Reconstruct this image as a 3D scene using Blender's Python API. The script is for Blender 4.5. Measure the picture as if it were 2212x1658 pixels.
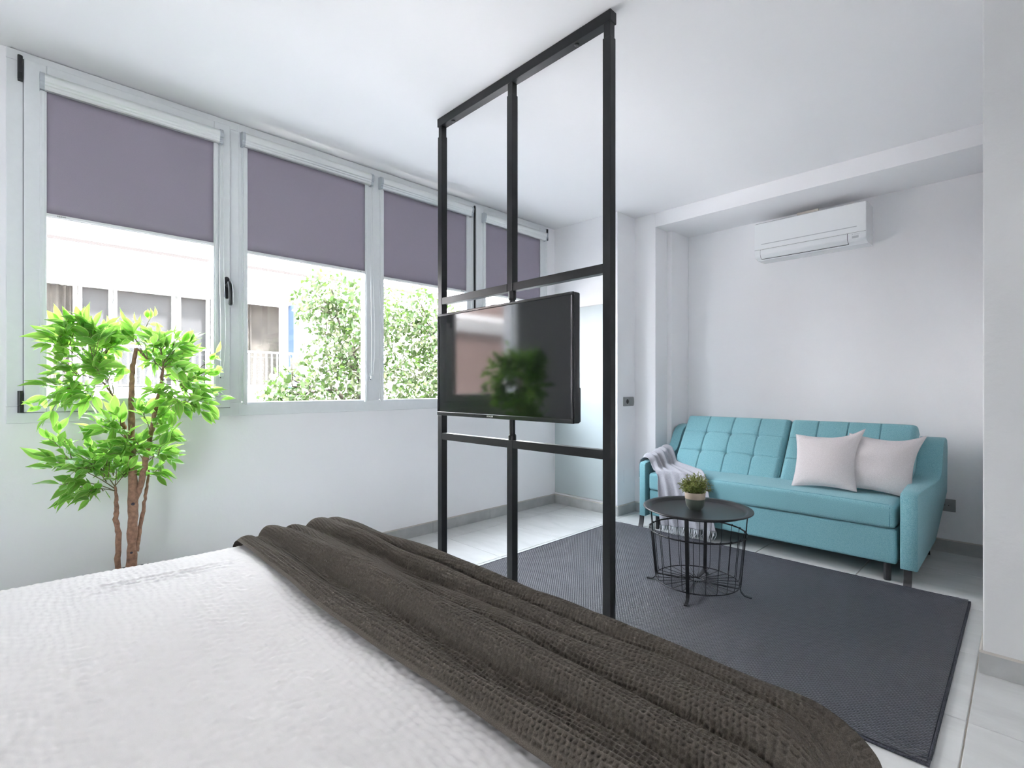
import bpy, bmesh, math, random
import numpy as np
from mathutils import Vector, Matrix

for o in list(bpy.data.objects):
    bpy.data.objects.remove(o, do_unlink=True)
SC = bpy.context.scene
COL = SC.collection
random.seed(7)
np.random.seed(7)
PI = math.pi

# ------------------------------------------------------------------ camera
YAW = math.atan2(.7148, .6993)
FPX, CXP, HZP, EYE = 1084.7, 1106.0, 836.0, 1.057
cd = bpy.data.cameras.new('camera')
cam = bpy.data.objects.new('camera', cd)
COL.objects.link(cam)
cam.location = (0, 0, EYE)
cam.rotation_euler = (PI / 2, 0, YAW)
cd.sensor_fit = 'HORIZONTAL'
cd.sensor_width = 36
cd.lens = 36 * FPX / 2212
cd.shift_y = (HZP - 829) / 2212
cd.clip_start = .02
SC.camera = cam

# ------------------------------------------------------------------ sky, sun, exposure
SC.view_settings.view_transform = 'Standard'
SC.view_settings.look = 'None'
SC.view_settings.gamma = 1
SC.view_settings.use_curve_mapping = False
SC.view_settings.exposure = 0.84
world = bpy.data.worlds.new('overcast_sky')
SC.world = world
world.use_nodes = True
bg = world.node_tree.nodes['Background']
bg.inputs[0].default_value = (.84, .90, 1.0, 1)
bg.inputs[1].default_value = 15.0
sd = bpy.data.lights.new('sun', 'SUN')
sun = bpy.data.objects.new('sun', sd)
COL.objects.link(sun)
sd.energy = 42.0
sd.angle = math.radians(6)
sd.color = (1, .965, 1.0)
sun.rotation_euler = Vector((-.45, -.28, -.85)).to_track_quat('-Z', 'Y').to_euler()


def portal(name, loc, rot, sx, sy):       # guides sky samples through a window opening; gives no light of its own
    d = bpy.data.lights.new(name, 'AREA')
    d.shape = 'RECTANGLE'
    d.size, d.size_y = sx, sy
    d.cycles.is_portal = True
    o = bpy.data.objects.new(name, d)
    COL.objects.link(o)
    o.location = loc
    o.rotation_euler = rot


portal('window_portal', (-3.2, 1.67, 1.4), (0, -PI / 2, 0), .95, 3.5)
portal('added_door_portal', (1.7, -1.85, 1.2), (0, PI / 2, 0), 2.4, 1.2)
cy = SC.cycles
cy.use_denoising = True
cy.max_bounces = 12
cy.diffuse_bounces = 8
cy.glossy_bounces = 4
cy.transmission_bounces = 6
cy.transparent_max_bounces = 12
cy.sample_clamp_indirect = 20
cy.caustics_reflective = False
cy.caustics_refractive = False

# ------------------------------------------------------------------ materials
MATS = {}


def nodes_of(m):
    return m.node_tree.nodes, m.node_tree.links


def mat(name, col, rough=.5, metal=0., spec=.5, noise=None, bump=None, coat=0., rand=0.):
    """noise=(scale, amount, detail): colour mottling; bump=(scale, strength, distance)."""
    if name in MATS:
        return MATS[name]
    m = bpy.data.materials.new(name)
    m.use_nodes = True
    N, L = nodes_of(m)
    b = N['Principled BSDF']
    b.inputs['Base Color'].default_value = (*col, 1)
    b.inputs['Roughness'].default_value = rough
    b.inputs['Metallic'].default_value = metal
    b.inputs['Specular IOR Level'].default_value = spec
    b.inputs['Coat Weight'].default_value = coat
    tc = N.new('ShaderNodeTexCoord')
    out = None
    if noise:
        n = N.new('ShaderNodeTexNoise')
        n.inputs['Scale'].default_value = noise[0]
        n.inputs['Detail'].default_value = noise[2] if len(noise) > 2 else 4
        L.new(tc.outputs['Object'], n.inputs['Vector'])
        r = N.new('ShaderNodeValToRGB')
        a = noise[1]
        r.color_ramp.elements[0].position = .3
        r.color_ramp.elements[1].position = .7
        r.color_ramp.elements[0].color = (*[c * (1 - a) for c in col], 1)
        r.color_ramp.elements[1].color = (*[min(1, c * (1 + a)) for c in col], 1)
        L.new(n.outputs['Fac'], r.inputs['Fac'])
        out = r.outputs['Color']
    if rand:
        oi = N.new('ShaderNodeObjectInfo')
        mp = N.new('ShaderNodeMapRange')
        mp.inputs['To Min'].default_value = 1 - rand
        mp.inputs['To Max'].default_value = 1 + rand
        L.new(oi.outputs['Random'], mp.inputs['Value'])
        hs = N.new('ShaderNodeHueSaturation')
        hs.inputs['Color'].default_value = (*col, 1)
        if out:
            L.new(out, hs.inputs['Color'])
        L.new(mp.outputs['Result'], hs.inputs['Value'])
        out = hs.outputs['Color']
    if out:
        L.new(out, b.inputs['Base Color'])
    if bump:
        n2 = N.new('ShaderNodeTexNoise')
        n2.inputs['Scale'].default_value = bump[0]
        n2.inputs['Detail'].default_value = 5
        L.new(tc.outputs['Object'], n2.inputs['Vector'])
        bp = N.new('ShaderNodeBump')
        bp.inputs['Strength'].default_value = bump[1]
        bp.inputs['Distance'].default_value = bump[2]
        L.new(n2.outputs['Fac'], bp.inputs['Height'])
        L.new(bp.outputs['Normal'], b.inputs['Normal'])
    MATS[name] = m
    return m


def glass_mat(name, tint=(1, 1, 1), refl=1.0):
    m = bpy.data.materials.new(name)
    m.use_nodes = True
    N, L = nodes_of(m)
    N.remove(N['Principled BSDF'])
    t = N.new('ShaderNodeBsdfTransparent')
    t.inputs[0].default_value = (*tint, 1)
    g = N.new('ShaderNodeBsdfGlossy')
    g.inputs['Roughness'].default_value = .0
    fr = N.new('ShaderNodeFresnel')
    fr.inputs['IOR'].default_value = 1.45
    mx = N.new('ShaderNodeMixShader')
    # outer faces mirror, the inner side of the same pane only lets light out
    ge = N.new('ShaderNodeNewGeometry')
    mu = N.new('ShaderNodeMath')
    mu.operation = 'MULTIPLY'
    iv = N.new('ShaderNodeMath')
    iv.operation = 'SUBTRACT'
    iv.inputs[0].default_value = 1
    L.new(ge.outputs['Backfacing'], iv.inputs[1])
    L.new(fr.outputs[0], mu.inputs[0])
    L.new(iv.outputs[0], mu.inputs[1])
    L.new(mu.outputs[0], mx.inputs[0])
    L.new(t.outputs[0], mx.inputs[1])
    L.new(g.outputs[0], mx.inputs[2])
    L.new(mx.outputs[0], N['Material Output'].inputs['Surface'])
    MATS[name] = m
    return m


def leaf_mat(name, col, trans, rough=.4, rand=.15, mixf=.45):
    m = bpy.data.materials.new(name)
    m.use_nodes = True
    N, L = nodes_of(m)
    b = N['Principled BSDF']
    b.inputs['Roughness'].default_value = rough
    oi = N.new('ShaderNodeObjectInfo')
    hs = N.new('ShaderNodeHueSaturation')
    hs.inputs['Color'].default_value = (*col, 1)
    mp = N.new('ShaderNodeMapRange')
    mp.inputs['To Min'].default_value = 1 - rand
    mp.inputs['To Max'].default_value = 1 + rand
    L.new(oi.outputs['Random'], mp.inputs['Value'])
    L.new(mp.outputs['Result'], hs.inputs['Value'])
    L.new(hs.outputs['Color'], b.inputs['Base Color'])
    t = N.new('ShaderNodeBsdfTranslucent')
    t.inputs[0].default_value = (*trans, 1)
    mx = N.new('ShaderNodeMixShader')
    mx.inputs[0].default_value = mixf
    L.new(b.outputs[0], mx.inputs[1])
    L.new(t.outputs[0], mx.inputs[2])
    L.new(mx.outputs[0], N['Material Output'].inputs['Surface'])
    MATS[name] = m
    return m


def fabric_mat(name, c1, c2, scale, rough=.95, bumpd=.0008, weave=None, sheen=.0, detail=2):
    """two-tone woven cloth: fine noise between two yarn colours plus yarn relief."""
    m = bpy.data.materials.new(name)
    m.use_nodes = True
    N, L = nodes_of(m)
    b = N['Principled BSDF']
    b.inputs['Roughness'].default_value = rough
    b.inputs['Specular IOR Level'].default_value = .2
    b.inputs['Sheen Weight'].default_value = sheen
    tc = N.new('ShaderNodeTexCoord')
    n = N.new('ShaderNodeTexNoise')
    n.inputs['Scale'].default_value = scale
    n.inputs['Detail'].default_value = detail
    L.new(tc.outputs['Object'], n.inputs['Vector'])
    r = N.new('ShaderNodeValToRGB')
    r.color_ramp.elements[0].position = .38
    r.color_ramp.elements[1].position = .62
    r.color_ramp.elements[0].color = (*c1, 1)
    r.color_ramp.elements[1].color = (*c2, 1)
    L.new(n.outputs['Fac'], r.inputs['Fac'])
    L.new(r.outputs['Color'], b.inputs['Base Color'])
    bp = N.new('ShaderNodeBump')
    bp.inputs['Strength'].default_value = .6
    bp.inputs['Distance'].default_value = bumpd
    L.new(n.outputs['Fac'], bp.inputs['Height'])
    if weave:
        w = N.new('ShaderNodeTexWave')
        w.inputs['Scale'].default_value = weave
        w.bands_direction = 'DIAGONAL'
        L.new(tc.outputs['Object'], w.inputs['Vector'])
        bp2 = N.new('ShaderNodeBump')
        bp2.inputs['Strength'].default_value = .4
        bp2.inputs['Distance'].default_value = bumpd
        L.new(w.outputs['Fac'], bp2.inputs['Height'])
        L.new(bp.outputs['Normal'], bp2.inputs['Normal'])
        L.new(bp2.outputs['Normal'], b.inputs['Normal'])
    else:
        L.new(bp.outputs['Normal'], b.inputs['Normal'])
    MATS[name] = m
    return m


def rug_mat():
    """flat-woven rug: rows of chunky stitches, dark slate, colour darkening between the stitches."""
    m = bpy.data.materials.new('rug_weave')
    m.use_nodes = True
    N, L = nodes_of(m)
    b = N['Principled BSDF']
    b.inputs['Roughness'].default_value = .40
    b.inputs['Specular IOR Level'].default_value = .75
    b.inputs['Sheen Weight'].default_value = .12
    b.inputs['Sheen Roughness'].default_value = .35
    b.inputs['Sheen Tint'].default_value = (.8, .8, 1, 1)
    tc = N.new('ShaderNodeTexCoord')
    sp = N.new('ShaderNodeSeparateXYZ')
    L.new(tc.outputs['Object'], sp.inputs[0])

    def math_(op, a, bb=None):
        q = N.new('ShaderNodeMath')
        q.operation = op
        for k, v in enumerate((a, bb)):
            if v is None:
                continue
            if isinstance(v, (int, float)):
                q.inputs[k].default_value = v
            else:
                L.new(v, q.inputs[k])
        return q.outputs[0]
    px, py = .0140, .0092
    row = math_('FLOOR', math_('DIVIDE', sp.outputs['Y'], py))
    odd = math_('MULTIPLY', math_('MODULO', math_('ABSOLUTE', row), 2.0), .5)
    u = math_('FRACT', math_('ADD', math_('ADD', math_('DIVIDE', sp.outputs['X'], px), odd), 1000.0))
    v = math_('FRACT', math_('ADD', math_('DIVIDE', sp.outputs['Y'], py), 1000.0))
    hu = math_('SINE', math_('MULTIPLY', u, PI))
    hv = math_('SINE', math_('MULTIPLY', v, PI))
    h = math_('POWER', math_('MULTIPLY', hu, hv), .6)
    nz = N.new('ShaderNodeTexNoise')
    nz.inputs['Scale'].default_value = 60
    nz.inputs['Detail'].default_value = 3
    L.new(tc.outputs['Object'], nz.inputs['Vector'])
    fac = math_('MULTIPLY', h, math_('ADD', nz.outputs['Fac'], .45))
    r = N.new('ShaderNodeValToRGB')
    r.color_ramp.elements[0].position = .28
    r.color_ramp.elements[1].position = .95
    r.color_ramp.elements[0].color = (.006, .0065, .009, 1)
    r.color_ramp.elements[1].color = (.075, .074, .088, 1)
    L.new(fac, r.inputs['Fac'])
    L.new(r.outputs['Color'], b.inputs['Base Color'])
    bp = N.new('ShaderNodeBump')
    bp.inputs['Strength'].default_value = .9
    bp.inputs['Distance'].default_value = .004
    L.new(h, bp.inputs['Height'])
    L.new(bp.outputs['Normal'], b.inputs['Normal'])
    MATS['rug_weave'] = m
    return m


def tile_mat():
    """cement-look porcelain: cloudy streaks, different on every tile."""
    m = bpy.data.materials.new('porcelain_tile')
    m.use_nodes = True
    N, L = nodes_of(m)
    b = N['Principled BSDF']
    b.inputs['Roughness'].default_value = .27
    b.inputs['Specular IOR Level'].default_value = .5
    tc = N.new('ShaderNodeTexCoord')
    oi = N.new('ShaderNodeObjectInfo')
    add = N.new('ShaderNodeVectorMath')
    add.operation = 'MULTIPLY_ADD'
    L.new(oi.outputs['Random'], add.inputs[0])
    add.inputs[1].default_value = (31, 17, 9)
    L.new(tc.outputs['Object'], add.inputs[2])
    sc = N.new('ShaderNodeVectorMath')
    sc.operation = 'MULTIPLY'
    sc.inputs[1].default_value = (1.0, 2.6, 1)
    L.new(add.outputs[0], sc.inputs[0])
    n = N.new('ShaderNodeTexNoise')
    n.inputs['Scale'].default_value = 3.0
    n.inputs['Detail'].default_value = 8
    n.inputs['Roughness'].default_value = .6
    n.inputs['Distortion'].default_value = .6
    L.new(sc.outputs[0], n.inputs['Vector'])
    r = N.new('ShaderNodeValToRGB')
    r.color_ramp.elements[0].position = .3
    r.color_ramp.elements[1].position = .72
    r.color_ramp.elements[0].color = (.55, .555, .545, 1)
    r.color_ramp.elements[1].color = (.66, .665, .655, 1)
    L.new(n.outputs['Fac'], r.inputs['Fac'])
    L.new(r.outputs['Color'], b.inputs['Base Color'])
    MATS['porcelain_tile'] = m
    return m


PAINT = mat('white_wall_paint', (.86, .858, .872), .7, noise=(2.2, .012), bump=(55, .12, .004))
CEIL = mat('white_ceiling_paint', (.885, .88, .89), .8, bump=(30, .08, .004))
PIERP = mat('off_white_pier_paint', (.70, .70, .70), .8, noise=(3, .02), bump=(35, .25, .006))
TILE = tile_mat()
GROUT = mat('grout', (.42, .38, .33), .9, noise=(30, .15))
SKIRT = mat('skirting_tile', (.42, .425, .42), .4, noise=(9, .14, 8), rand=.06)
SKIRTTOP = mat('skirting_cut_edge', (.46, .43, .39), .8)
ALU = mat('silver_lacquered_aluminium', (.74, .765, .775), .36, noise=(40, .015))
ALU2 = mat('blind_cassette_silver', (.80, .82, .81), .28, metal=.55)
CAPM = mat('blind_end_cap_grey', (.46, .50, .53), .4)
BLIND = fabric_mat('mauve_blind_cloth', (.31, .28, .335), (.335, .30, .36), 900, bumpd=.0002)
BLACKP = mat('black_plastic', (.018, .019, .021), .38)
CLEAR = mat('clear_hook_plastic', (.75, .79, .8), .15, coat=.5)
GLASS = glass_mat('window_glass', (.985, .99, .985))
STEEL = mat('black_satin_steel', (.011, .0115, .013), .38, spec=.35, noise=(25, .15))
TVSHELL = mat('tv_dark_shell', (.03, .03, .032), .35)
TVBEZ = mat('tv_bezel_gloss', (.02, .02, .022), .18)
SCREEN = mat('tv_screen_glass', (.006, .006, .007), .07, spec=.5, coat=.15)
MATS['tv_screen_glass'].node_tree.nodes['Principled BSDF'].inputs['Coat Roughness'].default_value = .09
ACW = mat('air_conditioner_white', (.80, .82, .83), .18)
ACG = mat('air_conditioner_grey', (.46, .48, .50), .4)
ACD = mat('air_conditioner_gap', (.06, .06, .06), .7)
OUTG = mat('outlet_grey', (.26, .275, .275), .38)
OUTD = mat('outlet_dark', (.02, .02, .02), .6)
SOFA = fabric_mat('teal_wool_fabric', (.135, .325, .37), (.235, .44, .48), 400, bumpd=.0005, sheen=.15, detail=3)
SEAM = mat('teal_seam_thread', (.05, .19, .23), .9)
LEGM = mat('black_sofa_leg', (.016, .016, .018), .42)
PILLOW = fabric_mat('pale_grey_cotton', (.56, .52, .525), (.66, .62, .625), 420, bumpd=.0004, weave=160)
THROWG = fabric_mat('soft_grey_blanket', (.30, .30, .33), (.38, .38, .41), 300, bumpd=.0005, sheen=.2)
FRINGE = mat('fringe_yarn', (.5, .51, .54), .9)
RUG = rug_mat()
RUGEDGE = fabric_mat('rug_binding', (.03, .032, .04), (.08, .082, .1), 300)
TABLEM = mat('black_powder_coat', (.012, .0125, .014), .36, spec=.4, bump=(260, .1, .0006))
POTB = mat('pot_beige_glaze', (.60, .50, .40), .5, noise=(30, .05))
POTG = mat('pot_green_grey_glaze', (.105, .125, .105), .3, noise=(20, .12))
SOIL = mat('soil', (.03, .022, .015), .95, noise=(80, .5), bump=(90, .8, .01))
HERB = leaf_mat('herb_leaf', (.12, .16, .035), (.3, .36, .08), rough=.5, mixf=.3)
HERB2 = leaf_mat('herb_leaf_light', (.22, .25, .07), (.4, .45, .12), rough=.5, mixf=.3)
HERBST = mat('herb_stem', (.12, .09, .03), .8)
BARK = mat('fig_bark', (.30, .17, .11), .8, noise=(60, .35), bump=(70, .8, .006))
TWIG = mat('fig_twig', (.20, .17, .09), .8)
KNOT = mat('fig_knot', (.05, .045, .06), .8)
LEAFA = leaf_mat('fig_leaf_green', (.085, .27, .04), (.42, .80, .12), rough=.35, rand=.55, mixf=.48)
LEAFB = leaf_mat('fig_leaf_pale_margin', (.50, .66, .22), (.66, .82, .30), rough=.4, rand=.1, mixf=.5)
LEAFV = leaf_mat('fig_leaf_vein', (.22, .22, .07), (.35, .4, .1), rough=.4, rand=.1, mixf=.4)
PLPOT = mat('plant_pot_charcoal', (.05, .05, .05), .6)
SHEET = mat('white_puckered_cotton', (.70, .675, .66), .95, spec=.15, noise=(700, .02))
WAFFLE = fabric_mat('taupe_waffle_cotton', (.088, .075, .061), (.132, .113, .093), 700, bumpd=.0003, sheen=.0)
BEDB = mat('bed_base_grey', (.2, .2, .2), .9)
MATTR = mat('mattress_white', (.75, .75, .74), .9)
DOORP = mat('satin_glass_panel', (.50, .565, .575), .30, spec=.4)
DOORE = mat('panel_edge_silver', (.5, .5, .5), .4)
FACADE = mat('white_render', (.85, .84, .82), .9, noise=(.6, .03))
FACLINE = mat('facade_joint', (.02, .016, .014), .9)
PINK = mat('pink_render', (.19, .135, .118), .9, noise=(.6, .05))
SHUTG = mat('grey_screen_blind', (.008, .008, .009), .6)
WINW = mat('white_window_profile', (.8, .8, .78), .5)
CURT = mat('beige_sheer_curtain', (.035, .03, .025), .9, noise=(6, .3))
DARKIN = mat('dim_room_beyond', (.25, .24, .22), .9)
BLUEP = mat('blue_awning_edge', (.02, .04, .08), .8)
RAILW = mat('white_railing', (.85, .85, .85), .5)
ASPH = mat('bounce_pavement', (.22, .215, .215), .9, noise=(1.5, .08))
TREEL = leaf_mat('street_tree_leaf', (.022, .052, .008), (.055, .10, .018), rough=.7, mixf=.4)
TREEL2 = leaf_mat('street_tree_leaf_pale', (.085, .10, .058), (.14, .17, .078), rough=.7, mixf=.4)
TREEB = mat('street_tree_bark', (.04, .032, .022), .9, noise=(8, .2))


# ------------------------------------------------------------------ mesh helpers
class MB:
    def __init__(s):
        s.v, s.f, s.mi = [], [], []

    def add(s, vs, fs, mi=0):
        o = len(s.v)
        s.v.extend([tuple(p) for p in vs])
        for q in fs:
            s.f.append(tuple(i + o for i in q))
            s.mi.append(mi)
        return s

    def box(s, x0, x1, y0, y1, z0, z1, mi=0):
        vs = [(x, y, z) for z in (z0, z1) for y in (y0, y1) for x in (x0, x1)]
        return s.add(vs, [(0, 2, 3, 1), (4, 5, 7, 6), (0, 1, 5, 4), (2, 6, 7, 3), (0, 4, 6, 2), (1, 3, 7, 5)], mi)

    def tube(s, pts, r, n=8, mi=0, closed=False, caps=True):
        pts = [Vector(p) for p in pts]
        m = len(pts)
        rs = r if isinstance(r, (list, tuple)) else [r] * m
        vs, fs = [], []
        prev = None
        for i, p in enumerate(pts):
            if closed:
                t = (pts[(i + 1) % m] - pts[i - 1])
            else:
                t = pts[min(i + 1, m - 1)] - pts[max(i - 1, 0)]
            if t.length < 1e-9:
                t = Vector((0, 0, 1))
            t.normalize()
            if prev is None:
                a = Vector((0, 0, 1)) if abs(t.z) < .9 else Vector((1, 0, 0))
                u = t.cross(a).normalized()
            else:
                u = (prev - t * prev.dot(t))
                if u.length < 1e-6:
                    u = t.orthogonal()
                u.normalize()
            prev = u
            w = t.cross(u)
            for k in range(n):
                a = 2 * PI * k / n
                vs.append(p + (u * math.cos(a) + w * math.sin(a)) * rs[i])
        for i in range(m if closed else m - 1):
            j = (i + 1) % m
            for k in range(n):
                l = (k + 1) % n
                fs.append((i * n + k, i * n + l, j * n + l, j * n + k))
        if caps and not closed:
            fs.append(tuple(range(n - 1, -1, -1)))
            fs.append(tuple((m - 1) * n + k for k in range(n)))
        return s.add(vs, fs, mi)

    def lathe(s, prof, c=(0, 0, 0), n=32, mi=0, cap0=False, cap1=False):
        vs, fs = [], []
        for (r, z) in prof:
            for k in range(n):
                a = 2 * PI * k / n
                vs.append((c[0] + r * math.cos(a), c[1] + r * math.sin(a), c[2] + z))
        for i in range(len(prof) - 1):
            for k in range(n):
                l = (k + 1) % n
                fs.append((i * n + k, i * n + l, (i + 1) * n + l, (i + 1) * n + k))
        if cap0:
            fs.append(tuple(range(n - 1, -1, -1)))
        if cap1:
            fs.append(tuple((len(prof) - 1) * n + k for k in range(n)))
        return s.add(vs, fs, mi)

    def prism(s, poly, a0, a1, axis='x', mi=0):
        n = len(poly)

        def P(a, q):
            return {'x': (a, q[0], q[1]), 'y': (q[0], a, q[1]), 'z': (q[0], q[1], a)}[axis]
        vs = [P(a0, q) for q in poly] + [P(a1, q) for q in poly]
        fs = [tuple(range(n)), tuple(range(2 * n - 1, n - 1, -1))]
        for i in range(n):
            j = (i + 1) % n
            fs.append((j, i, n + i, n + j))
        return s.add(vs, fs, mi)

    def build(s, name, mats, parent=None, smooth=False, bevel=0., seg=2, loc=None):
        me = bpy.data.meshes.new(name)
        me.from_pydata(s.v, [], s.f)
        bm = bmesh.new()
        bm.from_mesh(me)
        bmesh.ops.recalc_face_normals(bm, faces=bm.faces)
        bm.to_mesh(me)
        bm.free()
        return link(name, me, mats, parent, smooth, bevel, seg, s.mi if any(s.mi) else None)


def link(name, me, mats, parent=None, smooth=False, bevel=0., seg=2, mi=None):
    if not isinstance(mats, (list, tuple)):
        mats = [mats]
    for m in mats:
        me.materials.append(m)
    if mi is not None and len(mi) == len(me.polygons):
        me.polygons.foreach_set('material_index', mi)
    if smooth:
        me.polygons.foreach_set('use_smooth', [True] * len(me.polygons))
    me.update()
    o = bpy.data.objects.new(name, me)
    COL.objects.link(o)
    if parent:
        o.parent = parent
        o.matrix_parent_inverse = parent_inv(parent)
    if bevel:
        b = o.modifiers.new('edge', 'BEVEL')
        b.width = bevel
        b.segments = seg
        b.limit_method = 'ANGLE'
        b.angle_limit = math.radians(35)
        b.harden_normals = False
    return o


def world_of(o):
    M = Matrix.LocRotScale(o.location, o.rotation_euler, o.scale)
    if o.parent:
        M = world_of(o.parent) @ o.matrix_parent_inverse @ M
    return M


def parent_inv(p):
    return world_of(p).inverted()


def grid_mesh(name, P, mats, parent=None, smooth=True, mi=None, closed_u=False):
    """P: (nu, nv, 3) array of points."""
    nu, nv = P.shape[:2]
    me = bpy.data.meshes.new(name)
    idx = np.arange(nu * nv).reshape(nu, nv)
    if closed_u:
        idx = np.vstack([idx, idx[:1]])
    a = idx[:-1, :-1].ravel()
    b = idx[1:, :-1].ravel()
    c = idx[1:, 1:].ravel()
    d = idx[:-1, 1:].ravel()
    F = np.stack([a, b, c, d], 1).astype(np.int32)
    me.vertices.add(nu * nv)
    me.vertices.foreach_set('co', P.reshape(-1).astype(np.float32))
    me.loops.add(F.size)
    me.loops.foreach_set('vertex_index', F.ravel())
    me.polygons.add(len(F))
    me.polygons.foreach_set('loop_start', (np.arange(len(F)) * 4).astype(np.int32))
    me.polygons.foreach_set('loop_total', np.full(len(F), 4, np.int32))
    me.update(calc_edges=True)
    me.validate()
    return link(name, me, mats, parent, smooth, 0, 2, mi)


def empty(name, loc=(0, 0, 0), rz=0.):
    o = bpy.data.objects.new(name, None)
    COL.objects.link(o)
    o.location = loc
    o.rotation_euler = (0, 0, rz)
    o.empty_display_size = .05
    return o


def tag(o, label=None, cat=None, group=None, kind=None):
    if label:
        o['label'] = label
    if cat:
        o['category'] = cat
    if group:
        o['group'] = group
    if kind:
        o['kind'] = kind
    return o


def copy_part(src, name, parent, M=None):
    c = src.copy()
    c.name = name
    COL.objects.link(c)
    c.parent = parent
    if M is not None:
        c.matrix_parent_inverse = Matrix()
        c.matrix_local = M
    return c


def text_part(name, body, size, M, m, parent, extrude=.0004):
    cu = bpy.data.curves.new(name, 'FONT')
    cu.body = body
    cu.size = size
    cu.align_x = 'CENTER'
    cu.align_y = 'CENTER'
    cu.extrude = extrude
    tmp = bpy.data.objects.new('tmp_text', cu)
    COL.objects.link(tmp)
    bpy.context.view_layer.update()
    me = bpy.data.meshes.new_from_object(tmp.evaluated_get(bpy.context.evaluated_depsgraph_get()))
    bpy.data.objects.remove(tmp, do_unlink=True)
    me.transform(M)
    return link(name, me, m, parent)


def sstep(a, b, x):
    t = np.clip((np.asarray(x, float) - a) / (b - a), 0, 1)
    return t * t * (3 - 2 * t)


def at(px, py, F):
    """point seen at a pixel of the photograph, F metres in front of the lens."""
    R = (px - CXP) / FPX * F
    return Vector((.6993 * R - .7148 * F, .7148 * R + .6993 * F, EYE - (py - HZP) * F / FPX))


# ================================================================== THE SETTING
XW, HC = -3.02, 2.5            # window wall, ceiling height
WY0, WY1, WZ0 = -.045, 3.387, .902

b = MB()
b.box(XW - .25, XW, -2.85, 3.5, -.1, WZ0)
b.box(XW - .25, XW, -2.85, WY0, WZ0, HC)
b.box(XW - .25, XW, WY1, 3.5, WZ0, HC)
tag(b.build('wall_left', PAINT), 'white wall under and beside the row of windows', kind='structure')

b = MB()
b.box(XW - .25, -2.34, 3.5, 4.6, -.1, HC)
b.box(-2.34, -2.143, 3.76, 4.6, -.1, HC)
b.box(-2.143, -2.10, 3.95, 4.6, -.1, HC)
b.box(-2.10, -.11, 4.25, 4.6, -.1, HC)
tag(b.build('wall_back', PAINT, bevel=.003), 'white wall behind the sofa with stepped piers beside it', kind='structure')
b = MB()
b.box(-2.143, -.11, 3.76, 4.25, 2.384, HC)
tag(b.build('trim_1', PAINT, bevel=.003), 'white boxed beam along the ceiling above the sofa niche', kind='structure')
b = MB()
b.box(-.11, 1.6, 2.55, 4.6, -.1, HC)
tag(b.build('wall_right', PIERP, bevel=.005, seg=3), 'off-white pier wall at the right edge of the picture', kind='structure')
# unseen side wall; its glazed door is added to brighten the room
BY0, BY1, BZ1 = -2.4, -1.3, 2.3
b = MB()
b.box(1.5, 1.75, -2.85, BY0, -.1, HC)
b.box(1.5, 1.75, BY1, 2.55, -.1, HC)
b.box(1.5, 1.75, BY0, BY1, BZ1, HC)
b.box(1.5, 1.75, BY0, BY1, -.1, .02)
tag(b.build('wall_side', PAINT), 'white side wall with the added glazed door', kind='structure')
b = MB()
b.box(XW, 1.5, -2.85, -2.6, -.1, HC)
tag(b.build('wall_rear', PAINT), 'white wall at the head of the bed', kind='structure')
b = MB()
b.box(XW - .25, 1.75, -2.85, 4.6, HC, HC + .2)
tag(b.build('ceiling', CEIL), 'smooth white ceiling', kind='structure')

b = MB()
b.box(1.75, 3.9, -5.0, 2.6, HC, HC + .2)  # unseen slab added to keep direct sun out of the glazed door
tag(b.build('added_sun_block', CEIL), 'unseen slab added outside the side door to block direct sun', kind='structure')
b = MB()
b.box(1.75, 3.9, -5.0, 2.6, -.2, -.02)  # unseen slab and parapet added to stop sunlit street light entering
b.box(3.75, 3.9, -5.0, 2.6, -.02, .95)
tag(b.build('added_bounce_block', GROUT), 'unseen slab and parapet added outside the side door to block street bounce', kind='structure')
# added daylight door, two leaves
d5 = tag(empty('added_door', (1.6, BY0, .02)), 'aluminium glazed door added behind the camera to let in daylight', kind='structure')
lw = (BY1 - BY0) / 2
for i in range(2):
    y0, y1 = BY0 + i * lw, BY0 + (i + 1) * lw
    b = MB()
    b.box(1.6, 1.65, y0, y0 + .05, .02, BZ1).box(1.6, 1.65, y1 - .05, y1, .02, BZ1)
    b.box(1.6, 1.65, y0 + .05, y1 - .05, .02, .1).box(1.6, 1.65, y0 + .05, y1 - .05, BZ1 - .06, BZ1)
    b.build('door_frame', ALU, d5, bevel=.003)
    MB().box(1.622, 1.628, y0 + .05, y1 - .05, .1, BZ1 - .06).build('pane', GLASS, d5)

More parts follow.
